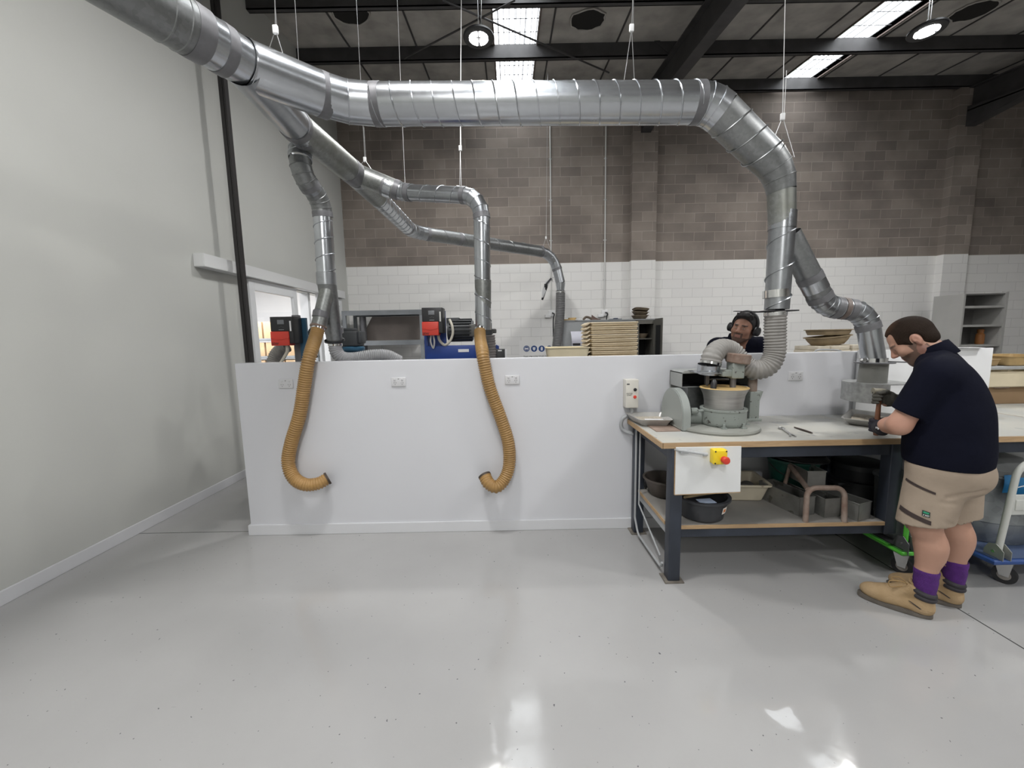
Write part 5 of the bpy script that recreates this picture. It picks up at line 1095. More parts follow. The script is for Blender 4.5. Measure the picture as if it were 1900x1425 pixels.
# tilted wall bracket
o = thing('wall_bracket', 'dark folded wall bracket with a thin panel beside the far duct end', 'bracket', at(1018, 530, 7.7))
p = [at(1023, 516, 7.55), at(1014, 527, 7.6), at(1005, 545, 7.65), at(1006, 555, 7.7)]
MB().tube([p[0], p[1]], .016, 8).build('upper_arm', STEEL_D, o); MB().tube([at(1006, 556, 7.7), at(1014, 533, 7.6), at(1014, 527, 7.6)], .02, 8).build('lower_arm', BLACK, o)
MB().prism([at(1022, 515, 7.6), at(1012, 524, 7.6), at(1005, 540, 7.6), at(1006, 552, 7.6)], (.02, .01, 0)).build('thin_panel', PAPER, o); MB().tube([at(1022, 516, 7.6), at(1032, 514, 7.9)], .012, 8).build('wall_arm', STEEL, o)
MB().rbox(at(1012, 530, 7.58) - V((.02, .02, .03)), at(1012, 530, 7.58) + V((.02, .02, .03)), .005).build('pivot', BLACK, o)
# ------------------------------------------------------------------ people: smooth blended surfaces
class SDF:
    """distance field on a grid; rounded shapes are blended in, then the zero surface is meshed"""
    def __init__(s, lo, hi, h):
        s.lo = np.array(lo, np.float32); s.h = h; s.n = np.ceil((np.array(hi) - s.lo) / h).astype(int) + 1
        s.f = np.full(s.n, 10.0, np.float32)
    def _blk(s, a, b, m):
        i0 = np.clip(np.floor((np.minimum(a, b) - m - s.lo) / s.h).astype(int), 0, s.n - 1); i1 = np.clip(np.ceil((np.maximum(a, b) + m - s.lo) / s.h).astype(int) + 1, 1, s.n)
        sl = tuple(slice(p, q) for p, q in zip(i0, i1)); g = [s.lo[k] + s.h * np.arange(i0[k], i1[k], dtype=np.float32) for k in range(3)]
        return sl, np.meshgrid(*g, indexing='ij', sparse=True)
    def _put(s, sl, d, k, op):
        f = s.f[sl]
        if op == '+':
            if k > 0: t = np.maximum(k - np.abs(f - d), 0) / k; s.f[sl] = np.minimum(f, d) - t * t * k * .25
            else: s.f[sl] = np.minimum(f, d)
        else:
            d = -d
            if k > 0: t = np.maximum(k - np.abs(f - d), 0) / k; s.f[sl] = np.maximum(f, d) + t * t * k * .25
            else: s.f[sl] = np.maximum(f, d)
    def cap(s, a, b, r1, r2=None, k=.02, op='+'):
        r2 = r1 if r2 is None else r2; a, b = np.array(a, np.float32), np.array(b, np.float32); sl, (X, Y, Z) = s._blk(a, b, max(r1, r2) + k + 4 * s.h)
        d = b - a; L = float(d @ d) + 1e-12; t = np.clip(((X - a[0]) * d[0] + (Y - a[1]) * d[1] + (Z - a[2]) * d[2]) / L, 0, 1)
        q = np.sqrt((X - a[0] - t * d[0])**2 + (Y - a[1] - t * d[1])**2 + (Z - a[2] - t * d[2])**2) - (r1 + (r2 - r1) * t)
        s._put(sl, q, k, op); return s
    def ball(s, c, r, k=.02, op='+'): return s.cap(c, c, r, r, k, op)
    def ell(s, c, r, R=None, k=.02, op='+'):
        c, r = np.array(c, np.float32), np.array(r, np.float32); m = float(r.max()); sl, (X, Y, Z) = s._blk(c, c, m + k + 4 * s.h)
        P = [X - c[0], Y - c[1], Z - c[2]]
        if R is not None: R = np.array(R); P = [P[0] * R[0, i] + P[1] * R[1, i] + P[2] * R[2, i] for i in range(3)]
        k0 = np.sqrt(sum((p / q)**2 for p, q in zip(P, r))); k1 = np.sqrt(sum((p / (q * q))**2 for p, q in zip(P, r))) + 1e-9
        s._put(sl, k0 * (k0 - 1) / k1, k, op); return s
    def chain(s, pts, rs, k=.01):
        for (a, b), (r1, r2) in zip(zip(pts, pts[1:]), zip(rs, rs[1:])): s.cap(a, b, r1, r2, k)
        return s
    def cut(s, p, n, near=None, rad=9, k=0):
        """remove what lies beyond the plane through p with outward normal n (within rad of near)"""
        p, n = np.array(p, np.float32), np.array(n, np.float32); n = n / np.linalg.norm(n); c = p if near is None else np.array(near, np.float32)
        sl, (X, Y, Z) = s._blk(c, c, rad); d = (X - p[0]) * n[0] + (Y - p[1]) * n[1] + (Z - p[2]) * n[2]
        if near is not None: d = np.where((X - c[0])**2 + (Y - c[1])**2 + (Z - c[2])**2 < rad * rad, d, -10)
        s.f[sl] = np.maximum(s.f[sl], d); return s
    def merge(s, o, k=.02):
        s._put((slice(None),) * 3, o.f, k, '+'); return s
    def mesh(s):
        f = s.f; I = f < 0; nx, ny, nz = s.n
        c = sum(I[i:nx-1+i, j:ny-1+j, k:nz-1+k].astype(np.int8) for i in (0, 1) for j in (0, 1) for k in (0, 1))
        cell = np.argwhere((c > 0) & (c < 8)); idx = -np.ones((nx-1, ny-1, nz-1), np.int32); idx[tuple(cell.T)] = np.arange(len(cell))
        acc = np.zeros((len(cell), 3)); cnt = np.zeros(len(cell)); C8 = [(i, j, k) for i in (0, 1) for j in (0, 1) for k in (0, 1)]
        for p in C8:
            for a in range(3):
                if p[a]: continue
                q = list(p); q[a] = 1; fa = f[tuple((cell + p).T)]; fb = f[tuple((cell + q).T)]; m = (fa < 0) != (fb < 0)
                t = np.where(m, fa / np.where(m, fa - fb, 1), 0); pos = np.repeat(np.array(p, float)[None], len(cell), 0); pos[:, a] += t
                acc[m] += pos[m]; cnt[m] += 1
        v = s.lo + s.h * (cell + acc / np.maximum(cnt, 1)[:, None]); F_ = []
        for a in range(3):
            b, c_ = (a + 1) % 3, (a + 2) % 3; A = [slice(None)] * 3; B = [slice(None)] * 3; A[a] = slice(0, -1); B[a] = slice(1, None)
            e = np.argwhere(I[tuple(A)] != I[tuple(B)]); e = e[(e[:, b] > 0) & (e[:, c_] > 0) & (e[:, b] < s.n[b] - 1) & (e[:, c_] < s.n[c_] - 1)]
            q = []
            for db, dc in ((1, 1), (0, 1), (0, 0), (1, 0)): w = e.copy(); w[:, b] -= db; w[:, c_] -= dc; q.append(idx[tuple(w.T)])
            q = np.stack(q, 1); fl = I[tuple(e.T)]; q[~fl] = q[~fl][:, ::-1]; F_.append(q)
        F_ = np.concatenate(F_); return v, F_[(F_ >= 0).all(1)]
    def build(s, name, m, parent, colour=None, relax=2):
        v, q = s.mesh(); me = bpy.data.meshes.new(name)
        for _ in range(relax):     # even out the grid steps
            acc = np.zeros_like(v); n = np.zeros(len(v))
            for i in range(4):
                for j in (1, 3): np.add.at(acc, q[:, i], v[q[:, (i + j) % 4]]); np.add.at(n, q[:, i], 1)
            v = v * .5 + .5 * acc / np.maximum(n, 1)[:, None]
        me.from_pydata(v.tolist(), [], q.tolist()); me.materials.append(m); me.polygons.foreach_set('use_smooth', [True] * len(me.polygons))
        if colour is not None:
            c = colour(v); at_ = me.color_attributes.new('Col', 'FLOAT_COLOR', 'POINT'); at_.data.foreach_set('color', np.concatenate([c, np.ones((len(v), 1))], 1).astype(np.float32).ravel())
        me.update(); o = bpy.data.objects.new(name, me); col.objects.link(o); o.parent = parent; return o
def vcol(name, rough=.55, bump=.0, bs=300):
    m = mat(name, (1, 1, 1), rough, bump=bump, bscale=bs); a = m.node_tree.nodes.new('ShaderNodeVertexColor'); a.layer_name = 'Col'
    m.node_tree.links.new(a.outputs[0], m.node_tree.nodes['Principled BSDF'].inputs['Base Color']); return m
def cloth(name, c, var=.1):
    m = mat(name, c, .85, 0, var, 7, .55, 11); b = m.node_tree.nodes['Principled BSDF']; b.inputs['Specular IOR Level'].default_value = .12; return m
def mask(v, c, r): return np.clip(1.4 - np.sqrt((((v - np.array(c)) / np.array(r))**2).sum(1)) * 1.0, 0, 1).clip(0, 1)
def head(S, C, Rh, sc=1.0, jaw=1.0):
    """head shapes; x forward, y to the person's own left-hand side, z up from the middle of the skull"""
    P = lambda x, y, z: tuple(np.array(C) + Rh @ (np.array((x, y, z)) * sc)); e = lambda c, r, k=.02, op='+': S.ell(P(*c), np.array(r) * sc, Rh, k, op)
    e((-.010, 0, .018), (.100, .079, .095)); e((.030, 0, -.045), (.064, .064 * jaw, .080), .03)
    for y in (-1, 1):
        S.cap(P(.0, y * .050 * jaw, -.070), P(.066, y * .016, -.112), .026 * sc, .022 * sc, .03); S.ball(P(.062, y * .042, -.036), .028 * sc, .02)
    S.cap(P(.066, -.014, -.114), P(.066, .014, -.114), .021 * sc, None, .02)
    S.cap(P(.083, -.034, .010), P(.083, .034, .010), .013 * sc, None, .015)
    for y in (-1, 1): S.ball(P(.098, y * .032, -.010), .0165 * sc, .010, '-'); S.ball(P(.079, y * .031, -.009), .0135 * sc, .003)
    S.cap(P(.091, 0, .006), P(.116, 0, -.036), .008 * sc, .0125 * sc, .012)
    for y in (-1, 1): S.ball(P(.104, y * .012, -.041), .0095 * sc, .008)
    S.cap(P(.089, -.019, -.069), P(.089, .019, -.069), .0095 * sc, None, .010); S.cap(P(.087, -.016, -.082), P(.087, .016, -.082), .010 * sc, None, .008); S.cap(P(.101, -.02, -.0755), P(.101, .02, -.0755), .0028 * sc, None, .004, '-')
    for y in (-1, 1):
        e((-.014, y * .082, -.016), (.019, .009, .031), .006); e((-.009, y * .091, -.012), (.0105, .006, .017), .003, '-'); S.ball(P(-.006, y * .080, -.042), .009 * sc, .006)
    return P
def fist(S, c, ang, r, sgn=1, tr=.017, k=.006, thumb=True, z=1):
    """closed hand round an upright handle at c; ang: direction from the handle to the palm; sgn: which way the fingers wrap; z=-1 thumb downwards"""
    c = np.array(c, float); u = np.array((math.cos(ang), math.sin(ang), 0)); w = np.array((-u[1], u[0], 0)) * sgn; Z = np.array((0, 0, 1.0)) * z
    R = tr + r * .95
    S.cap(c + u * (R + .010) + Z * .026 - w * .004, c + u * (R + .012) - Z * .030 - w * .004, .021, .021, .012); S.cap(c + u * (R + .03) + Z * .02 - w * .012, c + u * (R + .034) - Z * .024 - w * .012, .021, .022, .015)
    for i in range(4):
        h = .032 - .0205 * i; rr = r * (1.0, 1.05, 1.0, .88)[i]; n = (.95, 1.0, .97, .88)[i]; pts = []
        for j in range(4): a = (25 + n * j * 72) * PI / 180; rad = R * (1.10, 1.12, 1.06, 1.0)[j]; pts.append(c + (u * math.cos(a) + w * math.sin(a)) * rad + Z * (h + .002 * j))
        S.chain(pts, [rr * 1.12, rr * 1.06, rr, rr * .88], k * .5)
    if thumb:
        p0 = c + u * (R + .022) + Z * .030 - w * .012
        S.chain([p0, c + u * (R * .75) - w * (R * .85) + Z * .046, c - u * .004 - w * (R * 1.12) + Z * .044, c - u * .022 - w * (R * .95) + Z * .038], [r * 1.35, r * 1.15, r * 1.05, r * .9], .006)
def person(label, loc, ang): return thing('person', label, 'person', loc, rz=ang)
NAVY = cloth('navy_cloth', (.0042, .005, .0125)); KHAKI = cloth('khaki_cloth', (.34, .275, .215), .07); KHAKI_D = cloth('dark_trim', (.055, .042, .04)); PURPLE = mat('purple_knit', (.075, .015, .15), .9, 0, .2, 30, .5, 220)
SUEDE = mat('tan_suede', (.33, .225, .115), .85, 0, .15, 12, .3, 80, c2=(.40, .285, .165)); SOLE = mat('grey_sole', (.12, .105, .09), .8, 0, .2, 20); COLLAR = mat('boot_collar', (.028, .025, .03), .7); LACE = mat('tan_lace', (.33, .21, .09), .8)
GLOVE_G = mat('grey_glove', (.075, .072, .062), .85, 0, .2, 30, .3, 150); GLOVE_B = mat('black_glove', (.016, .014, .022), .7)
SKIN = vcol('skin', .5, .06, 90)
# --- the worker at the bench: local x towards the work, y to the worker's left-hand side
w1 = person('bearded worker in navy polo and khaki shorts bent over the bench holding a hammer', (2.42, 2.10, 0), math.radians(134.4))
th = math.radians(42); RH1 = np.array(((math.cos(th), 0, math.sin(th)), (0, 1, 0), (-math.sin(th), 0, math.cos(th)))); HC = (.222, .0, 1.548)
yaw = math.radians(4); RH1 = np.array(((math.cos(yaw), -math.sin(yaw), 0), (math.sin(yaw), math.cos(yaw), 0), (0, 0, 1))) @ RH1
TOOL = np.array((.335, -.125)); LH = (TOOL[0], TOOL[1], 1.005); RHD = (TOOL[0] - .002, TOOL[1], 1.178)
el_l, el_r = (.232, .215, 1.085), (.16, -.315, 1.10); wr_l, wr_r = (.298, -.035, 1.020), (.270, -.195, 1.165)
def legs(S, g=0, k=.02):
    S.chain([(.03, .105, .86), (.095, .122, .52), (.070, .123, .42), (.070, .126, .26), (.068, .128, .09)], [.115 + g, .066 + g, .060 + g, .045 + g, .040 + g], k); S.ell((.052, .123, .40), (.058 + g, .055 + g, .11), None, .03)
    S.chain([(.0, -.10, .86), (-.015, -.112, .52), (-.040, -.113, .42), (-.045, -.113, .26), (-.052, -.113, .09)], [.115 + g, .066 + g, .060 + g, .045 + g, .040 + g], k); S.ell((-.058, -.113, .40), (.058 + g, .055 + g, .11), None, .03)
S = SDF((-.22, -.46, .02), (.46, .42, 1.72), .005)
legs(S)
for a, b, r1, r2 in (((.02, -.06, .92), (.02, .06, .92), .135, .135), ((.045, -.06, 1.06), (.045, .06, 1.06), .14, .14), ((.06, -.08, 1.24), (.06, .08, 1.24), .13, .13), ((.085, -.12, 1.36), (.085, .12, 1.36), .08, .08)): S.cap(a, b, r1, r2, .06)
S.chain([(.09, 0, 1.38), (.13, 0, 1.455), (.175, .0, 1.515)], [.085, .070, .062], .04)
S.chain([(.11, .20, 1.37), el_l, wr_l], [.062, .050, .036], .03); S.ell((.255, .13, 1.064), (.05, .07, .045), rot('Z', -70), .03)
S.chain([(.11, -.20, 1.37), el_r, wr_r], [.062, .048, .036], .03)
fist(S, LH, math.radians(112), .0088, -1); fist(S, RHD, math.radians(225), .0088, 1)
S.cap(wr_l, (LH[0] - .02, LH[1] + .05, LH[2]), .032, .028, .02); S.cap(wr_r, (RHD[0] - .035, RHD[1] - .038, RHD[2]), .032, .028, .02)
PH1 = head(S, HC, RH1, 1.0, 1.05)
def skin1(v):
    c = np.tile(np.array((.43, .245, .175)), (len(v), 1)); H_ = (v - np.array(HC)) @ RH1
    def tint(m, t): c[:] = c * (1 - m[:, None]) + np.array(t) * m[:, None]
    n = np.sin(v[:, 0] * 41 + v[:, 2] * 23) * np.sin(v[:, 1] * 37 - v[:, 2] * 31); c[:] *= (1 + .05 * n)[:, None]
    hd = v[:, 2] > 1.38
    beard = (((H_[:, 2] < -.058) & (H_[:, 0] > -.03)) | ((H_[:, 2] < -.02) & (H_[:, 0] < .035) & (H_[:, 0] > -.01))) & hd & (np.abs(H_[:, 1]) < .09) & (H_[:, 2] > -.15); lips = (np.abs(H_[:, 2] + .0755) < .013) & (np.abs(H_[:, 1]) < .024) & (H_[:, 0] > .08)
    tint((beard & ~lips) * .84, (.06, .035, .025)); tint(lips * .6, (.40, .16, .13))
    brow = (np.abs(H_[:, 2] - .014) < .0055) & (np.abs(np.abs(H_[:, 1]) - .032) < .019) & (H_[:, 0] > .07) & hd; tint(brow * .85, (.05, .03, .02))
    eye = np.zeros(len(v))
    for y in (-1, 1): eye = np.maximum(eye, mask(H_, (.091, y * .031, -.010), (.006, .013, .005)))
    tint(eye * hd * .8, (.12, .07, .05)); tint((hd & (H_[:, 0] > .10) & (np.abs(H_[:, 1]) < .02)) * .25, (.5, .2, .15)); tint((hd & (np.abs(H_[:, 1]) > .078)) * .3, (.5, .22, .17))
    k = np.exp(-((v[:, 2] - 1.10) / .05)**2) * (v[:, 1] > .12); tint(k * .25, (.5, .23, .17)); return c
S.build('body', SKIN, w1, skin1)
# hair
S = SDF((.05, -.14, 1.40), (.42, .14, 1.74), .0045); HR = mat('dark_brown_hair', (.030, .018, .012), .6, 0, .35, 60, .6, 260, stretch=(1, 1, .3))
S.ell(PH1(-.012, 0, .022), (.106, .086, .100), RH1, 0); S.cap(PH1(-.056, -.03, -.045), PH1(-.056, .03, -.045), .042, None, .03)
for y in (-1, 1): S.cap(PH1(.022, y * .072, .0), PH1(.014, y * .074, -.030), .014, .010, .015)
n1 = RH1 @ np.array((1, 0, -.12)); S.cut(PH1(.068, 0, .05), n1)
n2 = RH1 @ np.array((.62, 0, -.78)); S.cut(PH1(.018, 0, -.028), n2); n3 = RH1 @ np.array((-.1, 0, -1)); S.cut(PH1(-.05, 0, -.080), n3)
for y in (-1, 1): S.ell(PH1(-.012, y * .090, -.020), (.030, .030, .042), RH1, .004, '-'); S.ell(PH1(.085, y * .045, .055), (.040, .022, .05), RH1, .01, '-')
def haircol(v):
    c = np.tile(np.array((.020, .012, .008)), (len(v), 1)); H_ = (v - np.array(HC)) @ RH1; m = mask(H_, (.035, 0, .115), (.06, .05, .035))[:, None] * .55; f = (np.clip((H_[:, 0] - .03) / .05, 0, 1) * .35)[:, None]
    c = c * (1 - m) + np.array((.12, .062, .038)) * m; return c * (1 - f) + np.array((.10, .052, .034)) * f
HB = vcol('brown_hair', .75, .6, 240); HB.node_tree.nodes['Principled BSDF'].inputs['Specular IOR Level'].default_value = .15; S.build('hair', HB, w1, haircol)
# polo shirt
S = SDF((-.24, -.46, .82), (.42, .42, 1.58), .0055)
for a, b, r in (((.040, -.07, .90), (.040, .07, .90), .172), ((.045, -.07, 1.04), (.045, .07, 1.04), .170), ((.050, -.08, 1.18), (.050, .08, 1.18), .157), ((.070, -.105, 1.31), (.070, .105, 1.31), .118), ((.105, -.165, 1.385), (.105, .165, 1.385), .075)): S.cap(a, b, r, None, .08)
S.cap((.10, -.06, 1.42), (.115, .06, 1.42), .062, None, .06); S.cap((.12, 0, 1.44), (.135, 0, 1.47), .075, .072, .03)
for y, e in ((1, el_l), (-1, el_r)):
    a = np.array((.115, y * .205, 1.365)); e = np.array(e); T = SDF((-.24, -.46, .82), (.42, .42, 1.58), .0055); T.cap(a, e, .083, .070, .04); p = a + (e - a) * .76; T.cut(p, (e - a) + np.array((0, 0, .02))); S.merge(T, .035)
S.cut((.04, 0, .872), (0, .0, -1)); S.cut((.14, 0, 1.475), (.3, 0, 1), (.14, 0, 1.52), .12)
S.build('polo_shirt', NAVY, w1, None, 3)
mb = MB(); nk = V((.118, 0, 1.455)); na = V((.48, 0, .88)).normalized()
mb.lathe([(.080, -.02), (.086, .0), (.076, .056), (.070, .06), (.066, .05), (.070, -.01)], nk, na, 40, capped=False, a0=.5, a1=2 * PI - .5); mb.lathe([(.090, -.022), (.093, -.018), (.079, .058), (.074, .056)], nk, na, 40, capped=False, a0=.45, a1=2 * PI - .45)
mb.build('collar', NAVY, w1, local=True, smooth=60)
# shorts
S = SDF((-.24, -.32, .45), (.34, .34, .95), .0055)
S.cap((.035, -.075, .86), (.035, .075, .86), .158, None, .06); S.cap((-.025, -.075, .83), (-.025, .075, .83), .115, None, .05)
S.cap((.065, .105, .84), (.102, .130, .50), .125, .112, .03); S.cap((.005, -.105, .84), (-.025, -.118, .50), .125, .108, .03)
S.cut((.10, .13, .545), (-.18, 0, -1), (.10, .26, .45), .22); S.cut((-.02, -.11, .545), (-.1, 0, -1), (-.03, -.22, .45), .22); S.cut((0, 0, .90), (0, 0, 1))
S.cap((.03, .0, .70), (.04, 0, .45), .012, .022, .02, '-')
for a, b in (((-.10, .16, .78), (.03, .22, .73)), ((-.08, .17, .70), (.05, .24, .70)), ((-.06, -.05, .74), (-.12, .10, .77)), ((.02, .235, .60), (-.01, .19, .58))): S.cap(a, b, .007, .003, .02, '-')
S.build('shorts', KHAKI, w1, None, 2)
def patch(pts, m, name, off=.004, parent=w1, n=10):
    """cloth strip lying on the outside of the near shorts leg; pts: (x, z) corners"""
    (x0, z0), (x1, z1), (x2, z2), (x3, z3) = pts; mb = MB(); vs = []
    for i in range(2):
        for k in range(n + 1):
            t = k / n; x = (x0 + (x1 - x0) * t) if i == 0 else (x3 + (x2 - x3) * t); z = (z0 + (z1 - z0) * t) if i == 0 else (z3 + (z2 - z3) * t)
            q = (z - .50) / .34; cx = .102 - .037 * q; cy = .130 - .025 * q; rr = .112 + .013 * q + off; dx = max(-rr * .98, min(rr * .98, x - cx)); vs.append((cx + dx, cy + math.sqrt(rr * rr - dx * dx), z))
    mb.add(vs, [(k, k + 1, n + 1 + k + 1, n + 1 + k) for k in range(n)]); return mb.build(name, m, parent, local=True)
patch([(.197, .628), (.075, .592), (.075, .570), (.200, .602)], KHAKI_D, 'knee_trim'); patch([(.185, .785), (.07, .750), (.07, .738), (.187, .771)], KHAKI_D, 'pocket_trim')
bdg = patch([(.112, .645), (.082, .640), (.082, .611), (.112, .614)], mat('badge_black', (.015, .03, .025), .6), 'cloth_badge', .006); patch([(.108, .641), (.086, .637), (.086, .628), (.108, .631)], mat('badge_green', (.03, .30, .16), .6), 'green_mark', .0075, bdg, 4)
for q, (x0, s) in enumerate(((.110, 'F'), (.1015, 'X'), (.093, 'D'))):
    q_ = (.617 - .50) / .34; cx = .102 - .037 * q_; cy = .130 - .025 * q_; rr = .1195 + .013 * q_; X = x0 - .004; Y = cy + math.sqrt(rr**2 - (X - cx)**2)
    tn = V((-1, (X - cx) / (Y - cy), 0)).normalized(); R = Matrix((tn, V((0, 0, 1)), tn.cross(V((0, 0, 1))))).transposed(); c = wmat(w1) @ V((X, Y, .6195)); text('lettering', s, .012, c, wmat(w1).to_3x3() @ R, TEXT_WHITE, bdg)
# socks, boots
def boot(x0, y0, name_s):
    """work boot, heel at x0, toe to +x"""
    y = y0; S = SDF((x0 - .05, y - .09, .02), (x0 + .36, y + .09, .24), .004)
    S.ell((x0 + .235, y, .054), (.084, .052, .050), None, .02); S.cap((x0 + .055, y, .055), (x0 + .20, y, .05), .043, .046, .03); S.cap((x0 + .05, y, .06), (x0 + .055, y, .15), .047, .046, .03); S.cap((x0 + .085, y, .150), (x0 + .20, y, .082), .037, .036, .03)
    S.cut((x0, y, .026), (0, 0, -1)); S.cut((x0 + .05, y, .158), (-.25, 0, 1))
    b = S.build('boot', SUEDE, w1)
    mb = MB(); out = []
    for k in range(40):
        a = 2 * PI * k / 40; ca, sa = math.cos(a), math.sin(a); X = .163 + .160 * math.copysign(abs(ca)**.75, ca); wd = .045 + .009 * math.sin(PI * X / .33 * 1.05 - .6); out.append((x0 + .003 + X, y + wd * math.copysign(abs(sa)**.7, sa), .001))
    mb.prism(out, (0, 0, .026)); mb.build('sole', SOLE, b, local=True, bevel=.004)
    mb = MB(); mb.lathe([(.050, 0), (.0545, .006), (.054, .022), (.050, .026), (.0545, .032), (.053, .048), (.046, .054), (.043, .05)], V((x0 + .048, y, .118)), (-.10, 0, 1), 36, capped=False, a0=-2.5, a1=2.5) if False else mb.tube([V((x0 + .054 + .042 * math.cos(a), y + .043 * math.sin(a), .146 + .010 * math.cos(a))) for a in [.75 + (2 * PI - 1.5) * k / 24 for k in range(25)]], .0155, 10)
    mb.tube([V((x0 + .054 + .044 * math.cos(a), y + .044 * math.sin(a), .122 + .008 * math.cos(a))) for a in [.9 + (2 * PI - 1.8) * k / 24 for k in range(25)]], .0145, 10); mb.build('padded_collar', COLLAR, b, local=True)
    mb = MB(); mb.prism([(x0 + .085, y - .02, .165), (x0 + .085, y + .02, .165), (x0 + .105, y + .022, .192), (x0 + .105, y - .022, .192)], (.012, 0, -.004)); mb.build('tongue', SUEDE, b, local=True, bevel=.003)
    l = MB()
    for k in range(5): t = k / 4; p = V((x0 + .115 + .085 * t, y, .147 - .048 * t)); l.tube([p + V((-.012, -.034, -.012)), p + V((0, 0, .012)), p + V((.006, .034, -.010))], .0032, 6)
    l.tube(bez([V((x0 + .115, y + .01, .158)), V((x0 + .14, y + .045, .185)), V((x0 + .19, y + .055, .172)), V((x0 + .185, y + .05, .135)), V((x0 + .13, y + .02, .150))], 6), .003, 6); l.tube(bez([V((x0 + .115, y + .0, .158)), V((x0 + .15, y - .02, .176)), V((x0 + .185, y - .03, .15)), V((x0 + .135, y + .0, .148))], 6), .003, 6); l.build('lace', LACE, b, local=True)
    tab = MB(); tab.prism([(x0 + .10, y + .047, .085), (x0 + .108, y + .047, .087), (x0 + .062, y + .0505, .060), (x0 + .056, y + .0505, .062)], (0, .004, 0)); tab.build('side_tag', COLLAR, b, local=True)
    return b
boot(.018, .128, 'n'); boot(-.100, -.113, 'f')
for (cx, cy, dx) in ((.068, .127, .0), (-.050, -.113, 0)):
    mb = MB(); mb.lathe([(.043, .10), (.047, .16), (.050, .19), (.052, .215), (.050, .235), (.053, .25), (.0535, .272), (.050, .278), (.046, .275)], (cx, cy, 0), seg=36, capped=False); mb.build('sock', PURPLE, w1, local=True)
# gloves
S = SDF((.20, -.24, .92), (.44, .06, 1.10), .0035); fist(S, LH, math.radians(112), .0105, -1); S.cap((wr_l[0] + .004, wr_l[1] + .028, wr_l[2] + .003), (LH[0] - .02, LH[1] + .05, LH[2]), .040, .035, .02); S.cap((LH[0] - .02, LH[1] + .05, LH[2]), LH, .034, .02, .02)
S.cap((TOOL[0], TOOL[1], .9), (TOOL[0], TOOL[1], 1.3), .0155, None, .0, '-'); S.build('glove', GLOVE_B, w1)['label'] = 'black glove with white mark'
S = SDF((.16, -.30, 1.09), (.44, -.03, 1.26), .0035); fist(S, RHD, math.radians(225), .0108, 1); S.cap((wr_r[0] - .045, wr_r[1] - .045, wr_r[2] - .018), (RHD[0] - .035, RHD[1] - .038, RHD[2]), .044, .037, .02)
S.cap((TOOL[0], TOOL[1], 1.0), (TOOL[0], TOOL[1], 1.4), .0155, None, .0, '-'); S.build('glove', GLOVE_G, w1)['label'] = 'grey fabric glove'
from mathutils.bvhtree import BVHTree
gl = [o for o in w1.children if o.get('label') == 'black glove with white mark'][0]; tree = BVHTree.FromPolygons([v.co for v in gl.data.vertices], [p.vertices[:] for p in gl.data.polygons]); mk = MB()
for x0 in (.300, .312, .324):
    pts = []
    for dx, dz in ((-.004, .006), (.002, .020), (.008, .018), (.006, .010)):
        h = tree.ray_cast(V((x0 + dx, .6, LH[2] + dz)), V((0, -1, 0)))
        if h[0] is not None: pts.append(h[0] + V((0, .001, 0)))
    if len(pts) > 1: mk.tube(pts, .0026, 6)
if mk.v: mk.build('white_mark', TEXT_WHITE, gl, local=True)
# hammer held upright in both hands
hm = thing('hammer', 'wooden handled hammer held upright in the gloved hands of the bent worker', 'hammer', wmat(w1) @ V((TOOL[0], TOOL[1], 1.0)))
hx = [wmat(w1) @ V((TOOL[0], TOOL[1], z)) for z in (.945, .97, 1.05, 1.13, 1.225)]
MB().tube(hx, [.013, .0155, .014, .012, .012], 16).build('handle', mat('red_brown_handle', (.20, .085, .045), .5, 0, .25, 14, stretch=(1, 1, .2)), hm)
hf = wmat(w1).to_3x3() @ V((.85, .5, 0)).normalized()
MB().cyl(hx[4] - hf * .012 + V((0, 0, .0)), hx[4] + hf * .032, .0165, .0165).cyl(hx[4] - hf * .032, hx[4] - hf * .010, .012, .016).cyl(hx[4] + hf * .030, hx[4] + hf * .036, .019).build('hammer_head', mat('dusty_head', (.26, .24, .19), .7, .3, .2, 20), hm)
# ------------------------------------------------------------------ second worker behind the dividing wall
O2 = at(1374, 660, 3.62); w2 = person('dark-haired worker in navy polo with ear muffs looking aside behind dividing wall', (O2.x, 3.66, 0), math.radians(-96))
S = SDF((-.26, -.36, .02), (.30, .36, 1.80), .006); zs = 1.545
for y in (-1, 1):
    S.chain([(.0, y * .10, .88), (.01, y * .10, .50), (-.01, y * .105, .09)], [.10, .06, .042], .02); S.chain([(.0, y * .20, zs - .06), (.02, y * .25, 1.14), (.12, y * .22, .92)], [.058, .045, .034], .03)
    S.ell((.155, y * .215, .86), (.03, .018, .05), None, .015)
    for k in range(4): S.cap((.15 + .012 * k - .015, y * .21, .83), (.165 + .012 * k - .015, y * .205, .765 + .006 * abs(k - 1.5)), .0095, .008, .004)
    S.cap((.14, y * .195, .87), (.165, y * .175, .81), .011, .009, .006); S.ell((.07, y * .10, .045), (.13, .045, .04), None, .02)
for a, b, r in (((0, -.06, .95), (0, .06, .95), .11), ((0, -.07, 1.15), (0, .07, 1.15), .115), ((0, -.10, 1.34), (0, .10, 1.34), .095)): S.cap(a, b, r, None, .06)
yw, pt, rl = math.radians(-42), math.radians(0), math.radians(-13)
def eu(yw, pt, rl):
    cy, sy, cp, sp_, cr, sr = math.cos(yw), math.sin(yw), math.cos(pt), math.sin(pt), math.cos(rl), math.sin(rl)
    return np.array(((cy, -sy, 0), (sy, cy, 0), (0, 0, 1))) @ np.array(((cp, 0, sp_), (0, 1, 0), (-sp_, 0, cp))) @ np.array(((1, 0, 0), (0, cr, -sr), (0, sr, cr)))
RH2 = eu(yw, pt, rl); iw = wmat(w2).inverted(); hc2 = iw @ at(1380, 607, 3.50); HC2 = (hc2.x, hc2.y, hc2.z)
